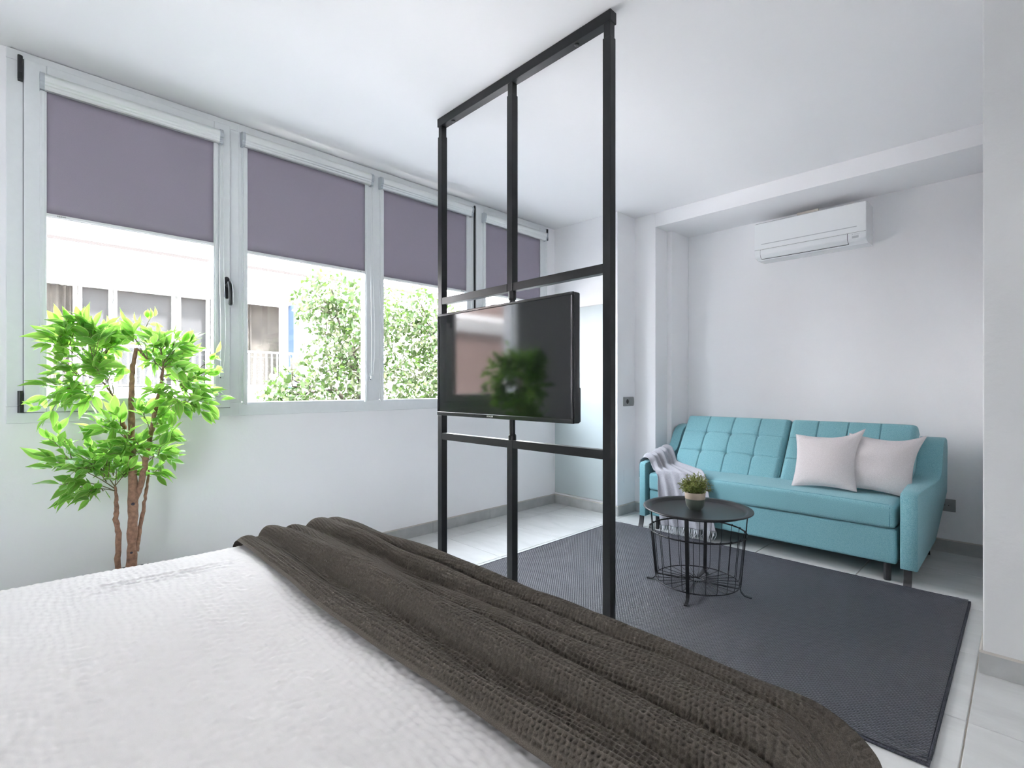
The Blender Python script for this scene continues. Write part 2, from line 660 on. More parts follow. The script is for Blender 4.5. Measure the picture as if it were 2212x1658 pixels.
# floor: grout bed and single tiles
fl = MB().box(XW, 1.5, -2.6, 4.25, -.1, -.003).build('floor', GROUT)
tag(fl, 'grey cement-look porcelain tile floor', kind='structure')
TX, TY, GAP = .54, .556, .004
xs = [-.128 + TX * k for k in range(-6, 5)]
ys = [2.14 + TY * k for k in range(-9, 6)]
tile_me = {}
for i in range(len(xs) - 1):
    for j in range(len(ys) - 1):
        x0, x1 = max(xs[i], XW) + GAP / 2, min(xs[i + 1], 1.5) - GAP / 2
        y0, y1 = max(ys[j], -2.6) + GAP / 2, min(ys[j + 1], 4.25) - GAP / 2
        if x1 - x0 < .02 or y1 - y0 < .02 or (x0 > -.115 and y0 > 2.55):
            continue
        w, h = round(x1 - x0, 4), round(y1 - y0, 4)
        c = Vector(((x0 + x1) / 2, (y0 + y1) / 2, 0))
        if (w, h) not in tile_me:
            m = MB()
            e = .002
            z0, z1 = -.012, 0
            vs = [(-w / 2, -h / 2, z0), (w / 2, -h / 2, z0), (w / 2, h / 2, z0), (-w / 2, h / 2, z0),
                  (-w / 2, -h / 2, z1 - e), (w / 2, -h / 2, z1 - e), (w / 2, h / 2, z1 - e), (-w / 2, h / 2, z1 - e),
                  (-w / 2 + e, -h / 2 + e, z1), (w / 2 - e, -h / 2 + e, z1), (w / 2 - e, h / 2 - e, z1), (-w / 2 + e, h / 2 - e, z1)]
            m.add(vs, [(0, 1, 5, 4), (1, 2, 6, 5), (2, 3, 7, 6), (3, 0, 4, 7), (4, 5, 9, 8), (5, 6, 10, 9), (6, 7, 11, 10), (7, 4, 8, 11), (8, 9, 10, 11)])
            o = m.build('tile', TILE, fl)
            tile_me[(w, h)] = o.data
        else:
            o = bpy.data.objects.new('tile', tile_me[(w, h)])
            COL.objects.link(o)
            o.parent = fl
        o.location = c

# skirting: tile strips, one object per strip
SKH, SKT = .082, .011


def skirting(name, label, runs):
    root = tag(empty(name, (runs[0][0][0], runs[0][0][1], 0)), label, kind='structure')
    for (p, q, nrm, offs) in runs:
        p, q, nrm = Vector((*p, 0)), Vector((*q, 0)), Vector((*nrm, 0))
        L = (q - p).length
        d = (q - p).normalized()
        cuts = [0] + [c for c in offs if 0 < c < L] + [L]
        for a, c in zip(cuts[:-1], cuts[1:]):
            A, B = p + d * (a + .0012), p + d * (c - .0012)
            m = MB()
            zz = [(0, SKT), (SKH - .006, SKT), (SKH, SKT - .006), (SKH, 0)]
            vs = []
            for X in (A, B):
                for z, t in [(0, 0)] + zz:
                    vs.append((*(X + nrm * t)[:2], z + .0005))
            fs = [(0, 1, 2, 3, 4), (9, 8, 7, 6, 5)] + [(k, k + 5, (k + 1) % 5 + 5, (k + 1) % 5) for k in range(5)]
            m.add(vs, fs)
            m.mi = [0, 0] + [0, 0, 1, 1, 0]
            m.build('skirting_tile', [SKIRT, SKIRTTOP], root)


def cuts_from(y0, L, lines, sgn=1):
    return sorted(sgn * (l - y0) for l in lines)


skirting('baseboard_left', 'grey tile skirting along the foot of the window wall',
         [((XW, -2.6), (XW, 3.5), (1, 0), cuts_from(-2.6, 6.1, ys))])
skirting('baseboard_back', 'grey tile skirting along the stepped wall behind the sofa',
         [((XW + SKT, 3.5), (-2.34 + SKT, 3.5), (0, -1), [.135, .6]),
          ((-2.34, 3.5), (-2.34, 3.76), (1, 0), []),
          ((-2.34, 3.76), (-2.143 + SKT, 3.76), (0, -1), []),
          ((-2.143, 3.76), (-2.143, 3.95), (1, 0), []),
          ((-2.10, 3.95), (-2.10, 4.25), (1, 0), []),
          ((-2.10, 4.25), (-.11, 4.25), (0, -1), cuts_from(-2.10, 2, xs))])
skirting('baseboard_right', 'grey tile skirting around the foot of the right pier',
         [((-.11 - SKT, 2.55), (1.5, 2.55), (0, -1), cuts_from(-.11 - SKT, 2, [.42, .96])),
          ((-.11, 4.25), (-.11, 2.55), (-1, 0), [.55, 1.1])])
skirting('baseboard_side', 'grey tile skirting along the side and rear walls',
         [((1.5, 2.55), (1.5, BY1), (-1, 0), cuts_from(2.55, 5.2, ys[::-1], -1)),
          ((XW, -2.6), (1.5, -2.6), (0, 1), [.5, 1.04, 1.58, 2.12, 2.66, 3.2, 3.74, 4.28])])

# ------------------------------------------------------------------ windows
FX = XW + .012          # face of the fixed frame, a little proud of the plaster
SX = XW + .030          # face of the two opening sashes
tr = tag(empty('trim_2', (XW, WY0, WZ0)), 'silver-grey aluminium outer frame of the window row', kind='structure')
MB().box(XW - .08, FX, WY0, WY1, 2.452, 2.497).build('head_rail', ALU, tr, bevel=.003)
MB().box(XW - .08, FX, WY0, WY1, WZ0, .975).build('sill_rail', ALU, tr, bevel=.003)
for (y0, y1) in ((WY0, .035), (3.335, WY1)):
    MB().box(XW - .08, FX, y0, y1, .975, 2.452).build('jamb', ALU, tr, bevel=.003)
for (y0, y1) in ((.79, .866), (1.622, 1.706), (2.468, 2.56)):
    MB().box(XW - .08, FX, y0, y1, .975, 2.452).build('mullion', ALU, tr, bevel=.002)
MB().box(FX - .001, FX + .004, .850, .853, WZ0 + .01, 2.49).build('joint_strip', ALU, tr)
MB().box(FX - .001, FX + .012, 2.524, 2.534, .95, 2.47).build('rubber_seal', BLACKP, tr)

# (glass y0, y1, glass bottom)
WIN = [(.085, .726, 1.006, True), (.889, 1.599, .978, False), (1.729, 2.446, .978, False), (2.62, 3.264, 1.006, True)]
SASH = {0: (.009, .806), 3: (2.536, 3.358)}
for i, (g0, g1, gz, op) in enumerate(WIN):
    w = tag(empty('window_%d' % (i + 1), (XW, g0, gz)), ['opening window behind the indoor fig tree', 'fixed window with the street tree outside',
            'fixed window beside the black frame', 'far opening window behind the television'][i], kind='structure')
    if op:
        a, c = SASH[i]
        z0, z1 = .949, 2.462
        gt = 2.40
        for nm, (p0, p1, q0, q1) in dict(stile_a=(a, g0 - .004, z0, z1), stile_b=(g1 + .004, c, z0, z1)).items():
            MB().box(XW - .04, SX, p0, p1, q0, q1).build('sash_stile', ALU, w, bevel=.004)
        MB().box(XW - .04, SX - .0005, g0 - .004, g1 + .004, z0, gz).build('sash_rail', ALU, w, bevel=.004)
        MB().box(XW - .04, SX - .0005, g0 - .004, g1 + .004, gt, z1).build('sash_rail', ALU, w, bevel=.004)
        MB().box(XW - .02, XW - .014, g0 - .01, g1 + .01, gz - .01, gt + .01).build('pane', GLASS, w)
        m = MB()  # grey strips painted in for the shadow gap around the sash
        m.box(FX - .002, FX + .0025, a - .003, a, z0, z1).box(FX - .002, FX + .0025, c, c + .003, z0, z1)
        m.box(FX - .002, FX + .0025, a - .003, c + .003, z0 - .003, z0).box(FX - .002, FX + .0025, a - .003, c + .003, z1, z1 + .003)
        m.build('sash_shade_strip', mat('sash_gap_painted_shade', (.22, .23, .24), .7), w)
        yh = a - .011 if i == 0 else c + .004
        for (h0, h1) in ((.948, 1.042), (2.365, 2.466)):
            m = MB()
            m.tube([(SX + .004, yh, h0), (SX + .004, yh, h0 + .03)], .0085, 12)
            m.tube([(SX + .004, yh, h0 + .031), (SX + .004, yh, h1)], .0085, 12)
            m.box(FX - .002, SX, yh - .008, yh + .008, h0, h1)
            m.build('hinge', BLACKP, w, bevel=.001)
    else:
        MB().box(XW - .02, XW - .014, g0 - .03, g1 + .03, gz - .01, 2.46).build('pane', GLASS, w)
        m = MB()
        m.box(XW - .02, FX + .002, g0 - .023, g0 - .003, gz, 2.452).box(XW - .02, FX + .002, g1 + .003, g1 + .023, gz, 2.452)
        m.build('glazing_bead', ALU, w, bevel=.002)
    if i == 0:
        h = MB()
        yc, zt = .787, 1.650
        pts = []
        for k in range(24):
            a = 2 * PI * k / 24
            pts.append((yc + .0135 * math.cos(a), zt - .062 + (.045 if math.sin(a) > 0 else -.045) + .0135 * math.sin(a)))
        h.prism(pts, SX, SX + .011, 'x')
        hp = h.build('handle_plate', BLACKP, w, bevel=.003)
        h = MB()
        h.tube([(SX + .008, yc, 1.600), (SX + .042, yc, 1.600)], .010, 12)
        lv = [(SX + .044, yc + .000, 1.615), (SX + .050, yc + .004, 1.600), (SX + .052, yc + .007, 1.565), (SX + .049, yc + .008, 1.525), (SX + .046, yc + .008, 1.498), (SX + .044, yc + .008, 1.49)]
        h.tube(lv, [.008, .0115, .0115, .0115, .0125, .007], 12)
        h.build('handle', BLACKP, w, smooth=True)

# ------------------------------------------------------------------ roller blinds
BL = [(.058, .763, 2.342, 2.412, 1.797, .077, .727, 1.012, SX, 'mauve-grey roller blind in the window behind the fig tree, widest in view'),
      (.860, 1.645, 2.372, 2.446, 1.792, .889, 1.601, .965, FX, 'mauve-grey roller blind between the window handle and the looped white chain'),
      (1.699, 2.492, 2.372, 2.446, 1.778, 1.729, 2.447, .965, FX, 'mauve-grey roller blind partly crossed by the far black frame post'),
      (2.591, 3.328, 2.352, 2.422, 1.785, 2.62, 3.264, 1.012, SX, 'mauve-grey roller blind in the narrow far window above the television')]
for i, (c0, c1, cz0, cz1, bz, f0, f1, gb, sx, lab) in enumerate(BL):
    r = tag(empty('roller_blind', (sx, c0, bz)), lab, 'roller blind', 'roller blinds over the window row')
    zc = (cz0 + cz1) / 2
    hh = (cz1 - cz0) / 2
    prof = []            # (x, z) section of the aluminium cassette: rounded top, stepped ribs below
    prof.append((sx + .0005, cz0))
    prof.append((sx + .030, cz0))
    prof.append((sx + .034, cz0 + .006))
    prof.append((sx + .034, cz0 + .014))
    prof.append((sx + .038, cz0 + .018))
    prof.append((sx + .038, cz0 + .026))
    prof.append((sx + .043, cz0 + .031))
    for k in range(9):
        a = -.3 + (PI / 2 + .3) * k / 8
        prof.append((sx + .022 + .024 * math.cos(a), cz1 - .024 + .024 * math.sin(a)))
    prof.append((sx + .0005, cz1))

    def sect(y0, y1, grow=0.):
        m = MB()
        q = [(x + (grow if x > sx + .01 else 0), z + (grow if z > zc else -grow)) for x, z in prof]
        m.prism(q, y0, y1, 'y')
        return m
    sect(c0 + .016, c1 - .016).build('cassette', ALU2, r)
    sect(c0, c0 + .016, .0015).build('end_cap', CAPM, r, bevel=.001)
    sect(c1 - .016, c1, .0015).build('end_cap', CAPM, r, bevel=.001)
    for (g0, g1) in ((f0 - .018, f0 + .004), (f1 - .004, f1 + .018)):
        m = MB()
        m.box(sx, sx + .014, g0, g1, gb - .002, cz0 - .001)
        m.box(sx + .014, sx + .017, g0 + .006, g1 - .006, gb - .002, cz0 - .001)
        m.build('side_guide', ALU, r, bevel=.001)
    n = 24
    P = np.zeros((n, 14, 3))
    for a in range(n):
        for c in range(14):
            t, s_ = a / (n - 1), c / 13
            P[a, c] = (sx + .009 + .0012 * math.sin(5 * t + i * 2) * math.sin(PI * s_), f0 + (f1 - f0) * t, bz + .017 + (cz0 + .01 - bz - .017) * s_)
    cl = grid_mesh('blind_cloth', P, BLIND, r)
    so = cl.modifiers.new('thickness', 'SOLIDIFY')
    so.thickness = .0008
    m = MB()
    m.box(sx + .003, sx + .016, f0 + .001, f1 - .001, bz, bz + .005)
    m.box(sx + .005, sx + .014, f0 + .001, f1 - .001, bz + .006, bz + .018)
    br = m.build('bottom_bar', ALU2, r, bevel=.0008)
    ty = f0 + .052 if i in (0, ) else f1 - .045
    text_part('brand_print', 'saxun', .013, Matrix.Translation((sx + .0142, ty, bz + .012)) @ Matrix.Rotation(PI / 2, 4, 'Z') @ Matrix.Rotation(PI / 2, 4, 'X'), BLACKP, br, .0002)
    # bead chain loop and its hold-down hook
    yk = c1 - .006
    zh = 1.13
    x0 = sx + .030
    loop = []
    for k in range(26):
        t = k / 25
        loop.append((x0 - .004 + .004 * math.sin(t * PI), yk - .004 - .012 * math.sin(min(1, t * 1.3) * PI) * t, cz0 + .006 - (cz0 - zh) * t))
    for k in range(26):
        t = 1 - k / 25
        loop.append((x0 - .001, yk + .006 + .016 * math.sin(PI * t ** 3) * t, cz0 + .006 - (cz0 - zh - .005) * t))
    ch = MB().tube(loop, .0016, 6)
    ch.build('bead_chain', ALU2, r, smooth=True)
    hk = MB()
    hk.box(sx + .0005, sx + .006, yk - .014, yk + .014, zh - .030, zh + .018)
    hk.box(sx + .006, sx + .034, yk - .012, yk + .012, zh - .004, zh + .002)
    hk.box(sx + .028, sx + .034, yk - .012, yk + .012, zh - .018, zh - .004)
    hkp = hk.build('chain_hook', CLEAR, r, bevel=.001)
    MB().tube([(sx + .005, yk, zh - .022), (sx + .0075, yk, zh - .022)], .003, 8).build('screw', OUTD, hkp)

# flush satin panel in the end wall of the window bay
dp = tag(empty('door_2', (-3.0, 3.5, .1)), 'pale satin glass panel set flush in the end wall', kind='structure')
MB().box(-3.008, -2.372, 3.4915, 3.5, .1035, 1.752).build('panel', DOORP, dp, bevel=.0015)
m = MB()
m.box(-3.008, -2.372, 3.493, 3.5, 1.7525, 1.757).box(-3.008, -2.372, 3.493, 3.5, .099, .103)
m.build('panel_edge', DOORE, dp)

# ================================================================== ROOM DIVIDER
PY0, PY1 = 1.605, 1.641
PT = .036
pt = tag(empty('room_divider', (-1.66, 1.62, 0)), 'floor-to-ceiling black steel frame room divider holding the television', 'room divider')
PXS = [(-2.212, -2.176), (-1.675, -1.639), (-1.141, -1.105)]
ZB1, ZB2 = (.778, .814), (1.498, 1.534)
MB().box(-2.214, -1.103, PY0 - .002, PY1 + .002, 2.455, 2.4985).build('top_rail', STEEL, pt, bevel=.0015)
MB().box(-2.214, -1.103, PY0 - .002, PY1 + .002, .0005, .012).build('floor_rail', STEEL, pt, bevel=.0015)
for k, (x0, x1) in enumerate(PXS):
    MB().box(x0 + .003, x1 - .003, PY0 + .003, PY1 - .003, 2.38, 2.456).build('telescopic_end', STEEL, pt, bevel=.001)
    if k == 1:
        MB().box(x0, x1, PY0, PY1, 1.498, 2.40).build('post', STEEL, pt, bevel=.0018)
        MB().box(x0, x1, PY0, PY1, .012, .814).build('post', STEEL, pt, bevel=.0018)
    else:
        MB().box(x0, x1, PY0, PY1, .012, 2.40).build('post', STEEL, pt, bevel=.0018)
for (z0, z1) in (ZB1, ZB2):
    MB().box(PXS[0][1], PXS[1][0], PY0 + .001, PY1 - .001, z0, z1).build('crossbar', STEEL, pt, bevel=.0015)
    MB().box(PXS[1][1], PXS[2][0], PY0 + .001, PY1 - .001, z0, z1).build('crossbar', STEEL, pt, bevel=.0015)
pcx, pcy = -1.657, 1.623
MB().tube([(pcx, pcy, .8142), (pcx, pcy, 1.4978)], .014, 20).build('swivel_pole', STEEL, pt, smooth=False)
for (z0, z1) in ((.8142, .836), (1.462, 1.4978)):
    m = MB()
    m.lathe([(.0145, z0 if z0 < 1 else z0 - .006), (.0185, z0 + (0 if z0 < 1 else .002)), (.0185, z1 - (.002 if z0 < 1 else 0)), (.0145, z1 + (.006 if z0 < 1 else 0))], (pcx, pcy, 0), 24)
    m.build('pole_collar', STEEL, pt)
for x in (-1.28, -2.10):
    m = MB().lathe([(.010, 0), (.010, -.004), (.006, -.0055), (.0001, -.0055)], (x, 1.623, 2.4548), 16)
    m.build('ceiling_screw', BLACKP, pt)
# weld beads at the crossing of the middle post
for x in (PXS[1][0], PXS[1][1]):
    m = MB()
    pts = [(x + .0008 * math.sin(k * 2.3), PY0 - .0005, 1.500 + .032 * k / 12) for k in range(13)]
    m.tube(pts, [.0018 + .0006 * math.sin(k * 1.9) for k in range(13)], 6)
    m.build('weld_bead', STEEL, pt, smooth=True)

# ------------------------------------------------------------------ television
tv = tag(empty('television', (-1.661, 1.56, .915)), 'flat black television hung on the pole of the divider', 'television')
TX0, TX1, TZ0, TZ1, TYF = -2.104, -1.219, .915, 1.428, 1.522
bzl = .012
MB().box(TX0, TX1, TYF + .008, TYF + .045, TZ0, TZ1).build('back_shell', TVSHELL, tv, bevel=.006, seg=3)
MB().box(TX0 + .06, TX1 - .002, TYF + .045, TYF + .052, TZ0 + .004, TZ0 + .14).build('rear_housing', TVSHELL, tv, bevel=.004)
m = MB()
m.box(TX0, TX1, TYF, TYF + .010, TZ1 - bzl, TZ1)
m.box(TX0, TX1, TYF, TYF + .010, TZ0, TZ0 + .019)
m.box(TX0, TX0 + bzl, TYF, TYF + .010, TZ0 + .019, TZ1 - bzl)
m.box(TX1 - bzl, TX1, TYF, TYF + .010, TZ0 + .019, TZ1 - bzl)
m.build('bezel', TVBEZ, tv, bevel=.0025)
MB().box(TX0 + bzl, TX1 - bzl, TYF + .0035, TYF + .009, TZ0 + .019, TZ1 - bzl).build('screen', SCREEN, tv)
text_part('brand_badge', 'HITACHI', .0105, Matrix.Translation((-1.70, TYF - .0004, TZ0 + .0095)) @ Matrix.Rotation(PI / 2, 4, 'X'), mat('badge_silver', (.7, .7, .7), .3, metal=.6), tv, .0005)
m = MB()
m.box(-1.76, -1.56, TYF + .045, TYF + .062, 1.06, 1.28)
m.box(-1.70, -1.62, TYF + .062, TYF + .084, 1.12, 1.22)
m.build('wall_mount', STEEL, tv, bevel=.002)

# ------------------------------------------------------------------ air conditioner
ac = tag(empty('air_conditioner', (-1.1, 4.25, 2.04)), 'white wall-mounted air conditioner above the sofa', 'air conditioner')
AX0, AX1, AYF = -1.456, -.743, 4.03
prof = [(4.249, 2.312), (4.055, 2.312), (4.034, 2.300), (4.034, 2.062), (4.048, 2.046), (4.10, 2.034), (4.249, 2.040)]
MB().prism(prof, AX0, AX1, 'x').build('body', ACW, ac, bevel=.004, seg=3)
m = MB().prism([(4.034, 2.303), (4.0295, 2.300), (4.0295, 2.106), (4.034, 2.104)], AX0 + .001, AX1 - .001, 'x')
m.build('front_panel', ACW, ac, bevel=.0015)
MB().box(AX0 + .05, AX1 - .052, 4.0285, 4.031, 2.1395, 2.1455).build('panel_groove', ACG, ac)
fl_ = MB().prism([(4.0335, 2.101), (4.0295, 2.099), (4.0295, 2.066), (4.034, 2.058), (4.052, 2.042), (4.064, 2.038), (4.064, 2.046)], AX0 + .043, AX1 - .107, 'x')
fl_.build('air_flap', ACW, ac, bevel=.001)
m = MB()
for x in (AX0 + .041, AX1 - .107):
    m.prism([(4.0332, 2.1035), (4.0322, 2.1035), (4.0322, 2.062), (4.047, 2.0445), (4.066, 2.0375), (4.066, 2.043)], x, x + .0022, 'x')
m.box(AX0 + .041, AX1 - .1048, 4.066, 4.069, 2.0355, 2.042)
m.box(AX0 + .001, AX1 - .001, 4.0332, 4.0337, 2.1032, 2.1045)
m.build('flap_gap', ACD, ac)
MB().box(-.823, -.785, 4.0325, 4.0345, 2.066, 2.081).build('display_window', ACG, ac)
# three-diamond maker's mark and lettering
m = MB()
for a in (90, 210, 330):
    d = Vector((math.cos(math.radians(a)), math.sin(math.radians(a))))
    n_ = Vector((-d.y, d.x))
    c0 = Vector((-.8205, 2.0915))
    L_, w_ = .0062, .0019
    q = [c0, c0 + d * L_ / 2 + n_ * w_, c0 + d * L_, c0 + d * L_ / 2 - n_ * w_]
    m.prism([(p.x, p.y) for p in q], 4.0328, 4.0338, 'y')
m.build('maker_mark', ACG, ac)
RX = Matrix.Rotation(PI / 2, 4, 'X')
text_part('maker_name', 'MITSUBISHI', .0068, Matrix.Translation((-.794, 4.0334, 2.0935)) @ RX, ACG, ac, .0004)
text_part('maker_name_second_line', 'ELECTRIC', .0068, Matrix.Translation((-.797, 4.0334, 2.0868)) @ RX, ACG, ac, .0004)
RU = Matrix.Rotation(math.radians(178), 4, 'X')
text_part('underside_print', 'DC  INVERTER', .018, Matrix.Translation((-1.06, 4.128, 2.0346)) @ RU, ACG, ac, .0004)
m = MB()
for k in range(14):
    m.box(AX0 + .03, AX1 - .03, 4.075 + k * .0115, 4.0805 + k * .0115, 2.3115, 2.318)
m.build('intake_grille', ACW, ac)
MB().box(-1.17, -1.03, 4.06, 4.075, 2.3115, 2.331).build('filter_tab', mat('filter_tab_beige', (.55, .5, .45), .6), ac, bevel=.002)

# ------------------------------------------------------------------ sockets
o1 = tag(empty('wall_socket', (-2.34, 3.66, .937)), 'grey double socket plate with a rounded end on the white pier', 'socket')
pl = [(3.583, .899), (3.583, .976), (3.726, .976)]
for k in range(9):
    a = PI / 2 - PI * k / 8
    pl.append((3.726 + .012 * math.cos(a), .9375 + .0385 * math.sin(a)))
pl.append((3.726, .899))
pl = [p for k, p in enumerate(pl) if k == 0 or (abs(p[0] - pl[k - 1][0]) + abs(p[1] - pl[k - 1][1])) > 1e-6]
MB().prism(pl, -2.3398, -2.331, 'x').build('plate', OUTG, o1, bevel=.002)
MB().box(-2.332, -2.3285, 3.600, 3.662, .908, .967).build('insert', OUTG, o1, bevel=.001)
MB().box(-2.332, -2.3285, 3.668, 3.722, .908, .967).build('blank_insert', OUTG, o1, bevel=.001)
m = MB()
m.add([(-2.328, 3.631 + .0195 * math.cos(2 * PI * k / 24), .9375 + .0195 * math.sin(2 * PI * k / 24)) for k in range(24)], [tuple(range(24))])
m.build('socket_well', OUTD, o1)

o2 = tag(empty('wall_socket', (-.35, 4.25, .3)), 'grey square socket low on the wall beside the sofa arm', 'socket')
MB().box(-.392, -.309, 4.2415, 4.2498, .2625, .3415).build('plate', OUTG, o2, bevel=.002)
MB().box(-.381, -.320, 4.2385, 4.242, .2725, .3315).build('insert', OUTG, o2, bevel=.001)
m = MB()
rim = []
for r_, y_ in ((.0225, 4.2385), (.0215, 4.2365), (.0195, 4.2365), (.0185, 4.2405)):
    rim.append([(-.352 + r_ * math.cos(2 * PI * k / 28), y_, .302 + r_ * math.sin(2 * PI * k / 28)) for k in range(28)])
vs = [p for q in rim for p in q]
fs = [(a * 28 + k, a * 28 + (k + 1) % 28, (a + 1) * 28 + (k + 1) % 28, (a + 1) * 28 + k) for a in range(3) for k in range(28)]
m.add(vs, fs)
m.build('socket_rim', OUTG, o2, smooth=True)
m = MB()
for dx in (-.0095, .0095):
    m.tube([(-.352 + dx, 4.2376, .302), (-.352 + dx, 4.2386, .302)], .0026, 10)
m.build('pin_hole', OUTD, o2)
bp_ = tag(MB().box(-2.3398, -2.3375, 3.592, 3.714, .262, .372).build('cover_plate', PAINT, bevel=.001), 'white painted blank cover plate low on the pier', 'cover plate')

# ================================================================== SOFA
sf = tag(empty('sofa', (-1.22, 3.8, 0)), 'teal fabric sofa with tufted back cushions', 'sofa')
SY = 3.36                     # front plane of the arms
MB().box(-1.982, -.486, SY + .022, 4.10, .095, .286).build('base', SOFA, sf, bevel=.014, seg=3)


def soft_box(x0, x1, y0, y1, z0, z1, rad, nx, ny, nz, fn=None):
    """rounded box as six welded grids; fn(p, face) moves points."""
    bm = bmesh.new()
    c = Vector(((x0 + x1) / 2, (y0 + y1) / 2, (z0 + z1) / 2))
    h = Vector(((x1 - x0) / 2, (y1 - y0) / 2, (z1 - z0) / 2))

    def spaced(n, L):
        e = min(rad / L, .3)
        inner = [e + (1 - 2 * e) * k / n for k in range(n + 1)]
        return [0, e * .25, e * .6] + inner + [1 - e * .6, 1 - e * .25, 1]
    us = {0: spaced(nx, 2 * h.x), 1: spaced(ny, 2 * h.y), 2: spaced(nz, 2 * h.z)}

    def rnd(p):
        q = Vector((max(-h.x + rad, min(h.x - rad, p.x)), max(-h.y + rad, min(h.y - rad, p.y)), max(-h.z + rad, min(h.z - rad, p.z))))
        d = p - q
        if d.length > 1e-9:
            d = d.normalized() * rad
        return q + d
    for ax in range(3):
        for s in (-1, 1):
            a, bx_ = (ax + 1) % 3, (ax + 2) % 3
            A, B = us[a], us[bx_]
            vv = []
            for i in A:
                row = []
                for j in B:
                    p = Vector((0, 0, 0))
                    p[ax] = s * h[ax]
                    p[a] = (2 * i - 1) * h[a]
                    p[bx_] = (2 * j - 1) * h[bx_]
                    p = rnd(p) + c
                    if fn:
                        p = fn(p)
                    row.append(bm.verts.new(p))
                vv.append(row)
            for i in range(len(A) - 1):
                for j in range(len(B) - 1):
                    bm.faces.new((vv[i][j], vv[i + 1][j], vv[i + 1][j + 1], vv[i][j + 1]))
    bmesh.ops.remove_doubles(bm, verts=bm.verts, dist=.0002)
    bmesh.ops.recalc_face_normals(bm, faces=bm.faces)
    me = bpy.data.meshes.new('soft')
    bm.to_mesh(me)
    bm.free()
    return me


def seat_fn(p):
    t = (p.z - .285) / .13
    if t > .5:
        p.z += .014 * math.sin(PI * (p.x + 1.982) / 1.496) ** .5 if -1.982 < p.x < -.486 else 0
        p.z += .02 * min(1, max(0, (p.y - SY) / .3)) * (t - .5) * 2
    return p


me = soft_box(-1.978, -.490, SY + .005, 4.06, .288, .412, .022, 40, 12, 4, seat_fn)
st = link('seat_cushion', me, SOFA, sf, True)
# top stitching along the seat front
m = MB()
m.tube([(-1.95 + 1.43 * k / 60, SY + .020, .4115 + .014 * math.sin(PI * (-1.95 + 1.43 * k / 60 + 1.982) / 1.496) ** .5) for k in range(61)], .0016, 5)
m.tube([(-.515, SY + .0065, .405), (-.515, SY + .0045, .30)], .0014, 5)
m.build('stitch_line', SEAM, st)


def arm(x_in, x_out0, sgn, BU):
    """sgn=+1: outer side towards +x. Bulging arm with a raised wing at the back."""
    prof = [(SY, .090), (SY, .470), (SY + .012, .487), (SY + .10, .496), (SY + .22, .503), (SY + .34, .514), (SY + .43, .527), (SY + .49, .552),
            (SY + .53, .608), (SY + .568, .672), (SY + .605, .712), (SY + .66, .736), (SY + .73, .742), (SY + .79, .725), (SY + .815, .68), (SY + .82, .40), (SY + .82, .115), (SY + .75, .095)]
    n = len(prof)
    cen = Vector((SY + .42, .33))
    bm = bmesh.new()
    rings = []
    W = abs(x_out0 - x_in)
    secs = [(0, .012), (0, 0), (.06, -.004), (.5, -.004), (.94, -.004), (1, 0), (1, .012)]
    for (t, ins) in secs:
        ring = []
        for (y, z) in prof:
            q = Vector((y, z))
            d = (cen - q)
            if d.length > 1e-6:
                q = q + d.normalized() * ins
            x = x_in + (x_out0 - x_in) * t
            if t > .2:
                bul = BU * float(sstep(SY, SY + .5, y)) * float(sstep(.1, .45, z))
                x += sgn * bul * t
            ring.append(bm.verts.new((x, q.x, q.y)))
        rings.append(ring)
    for a in range(len(rings) - 1):
        for k in range(n):
            l = (k + 1) % n
            bm.faces.new((rings[a][k], rings[a][l], rings[a + 1][l], rings[a + 1][k]))
    bm.faces.new(rings[0][::-1])
    # outer cap as a fan of inner rings so that it bulges softly
    last = rings[-1]
    for f in (.72, .4):
        base = rings[-1] if f == .72 else ring2
        new = []
        for k, (y, z) in enumerate(prof):
            q = Vector((y, z)) * f + cen * (1 - f)
            bul = BU * float(sstep(SY, SY + .5, q.x)) * float(sstep(.1, .45, q.y))
            new.append(bm.verts.new((x_out0 + sgn * (bul + .002), q.x, q.y)))
        for k in range(n):
            l = (k + 1) % n
            bm.faces.new((base[k], base[l], new[l], new[k]))
        ring2 = new
    bm.faces.new(ring2)
    bmesh.ops.recalc_face_normals(bm, faces=bm.faces)
    me = bpy.data.meshes.new('arm')
    bm.to_mesh(me)
    bm.free()
    o = link('arm', me, SOFA, sf, True)
    e = o.modifiers.new('edge', 'BEVEL')
    e.width = .006
    e.segments = 2
    e.limit_method = 'ANGLE'
    e.angle_limit = math.radians(50)
    return o


arm(-.468, -.394, 1, .052)
arm(-1.998, -2.048, -1, .028)
MB().box(-1.99, -.47, 4.07, 4.17, .11, .70).build('back_panel', SOFA, sf, bevel=.02, seg=3)

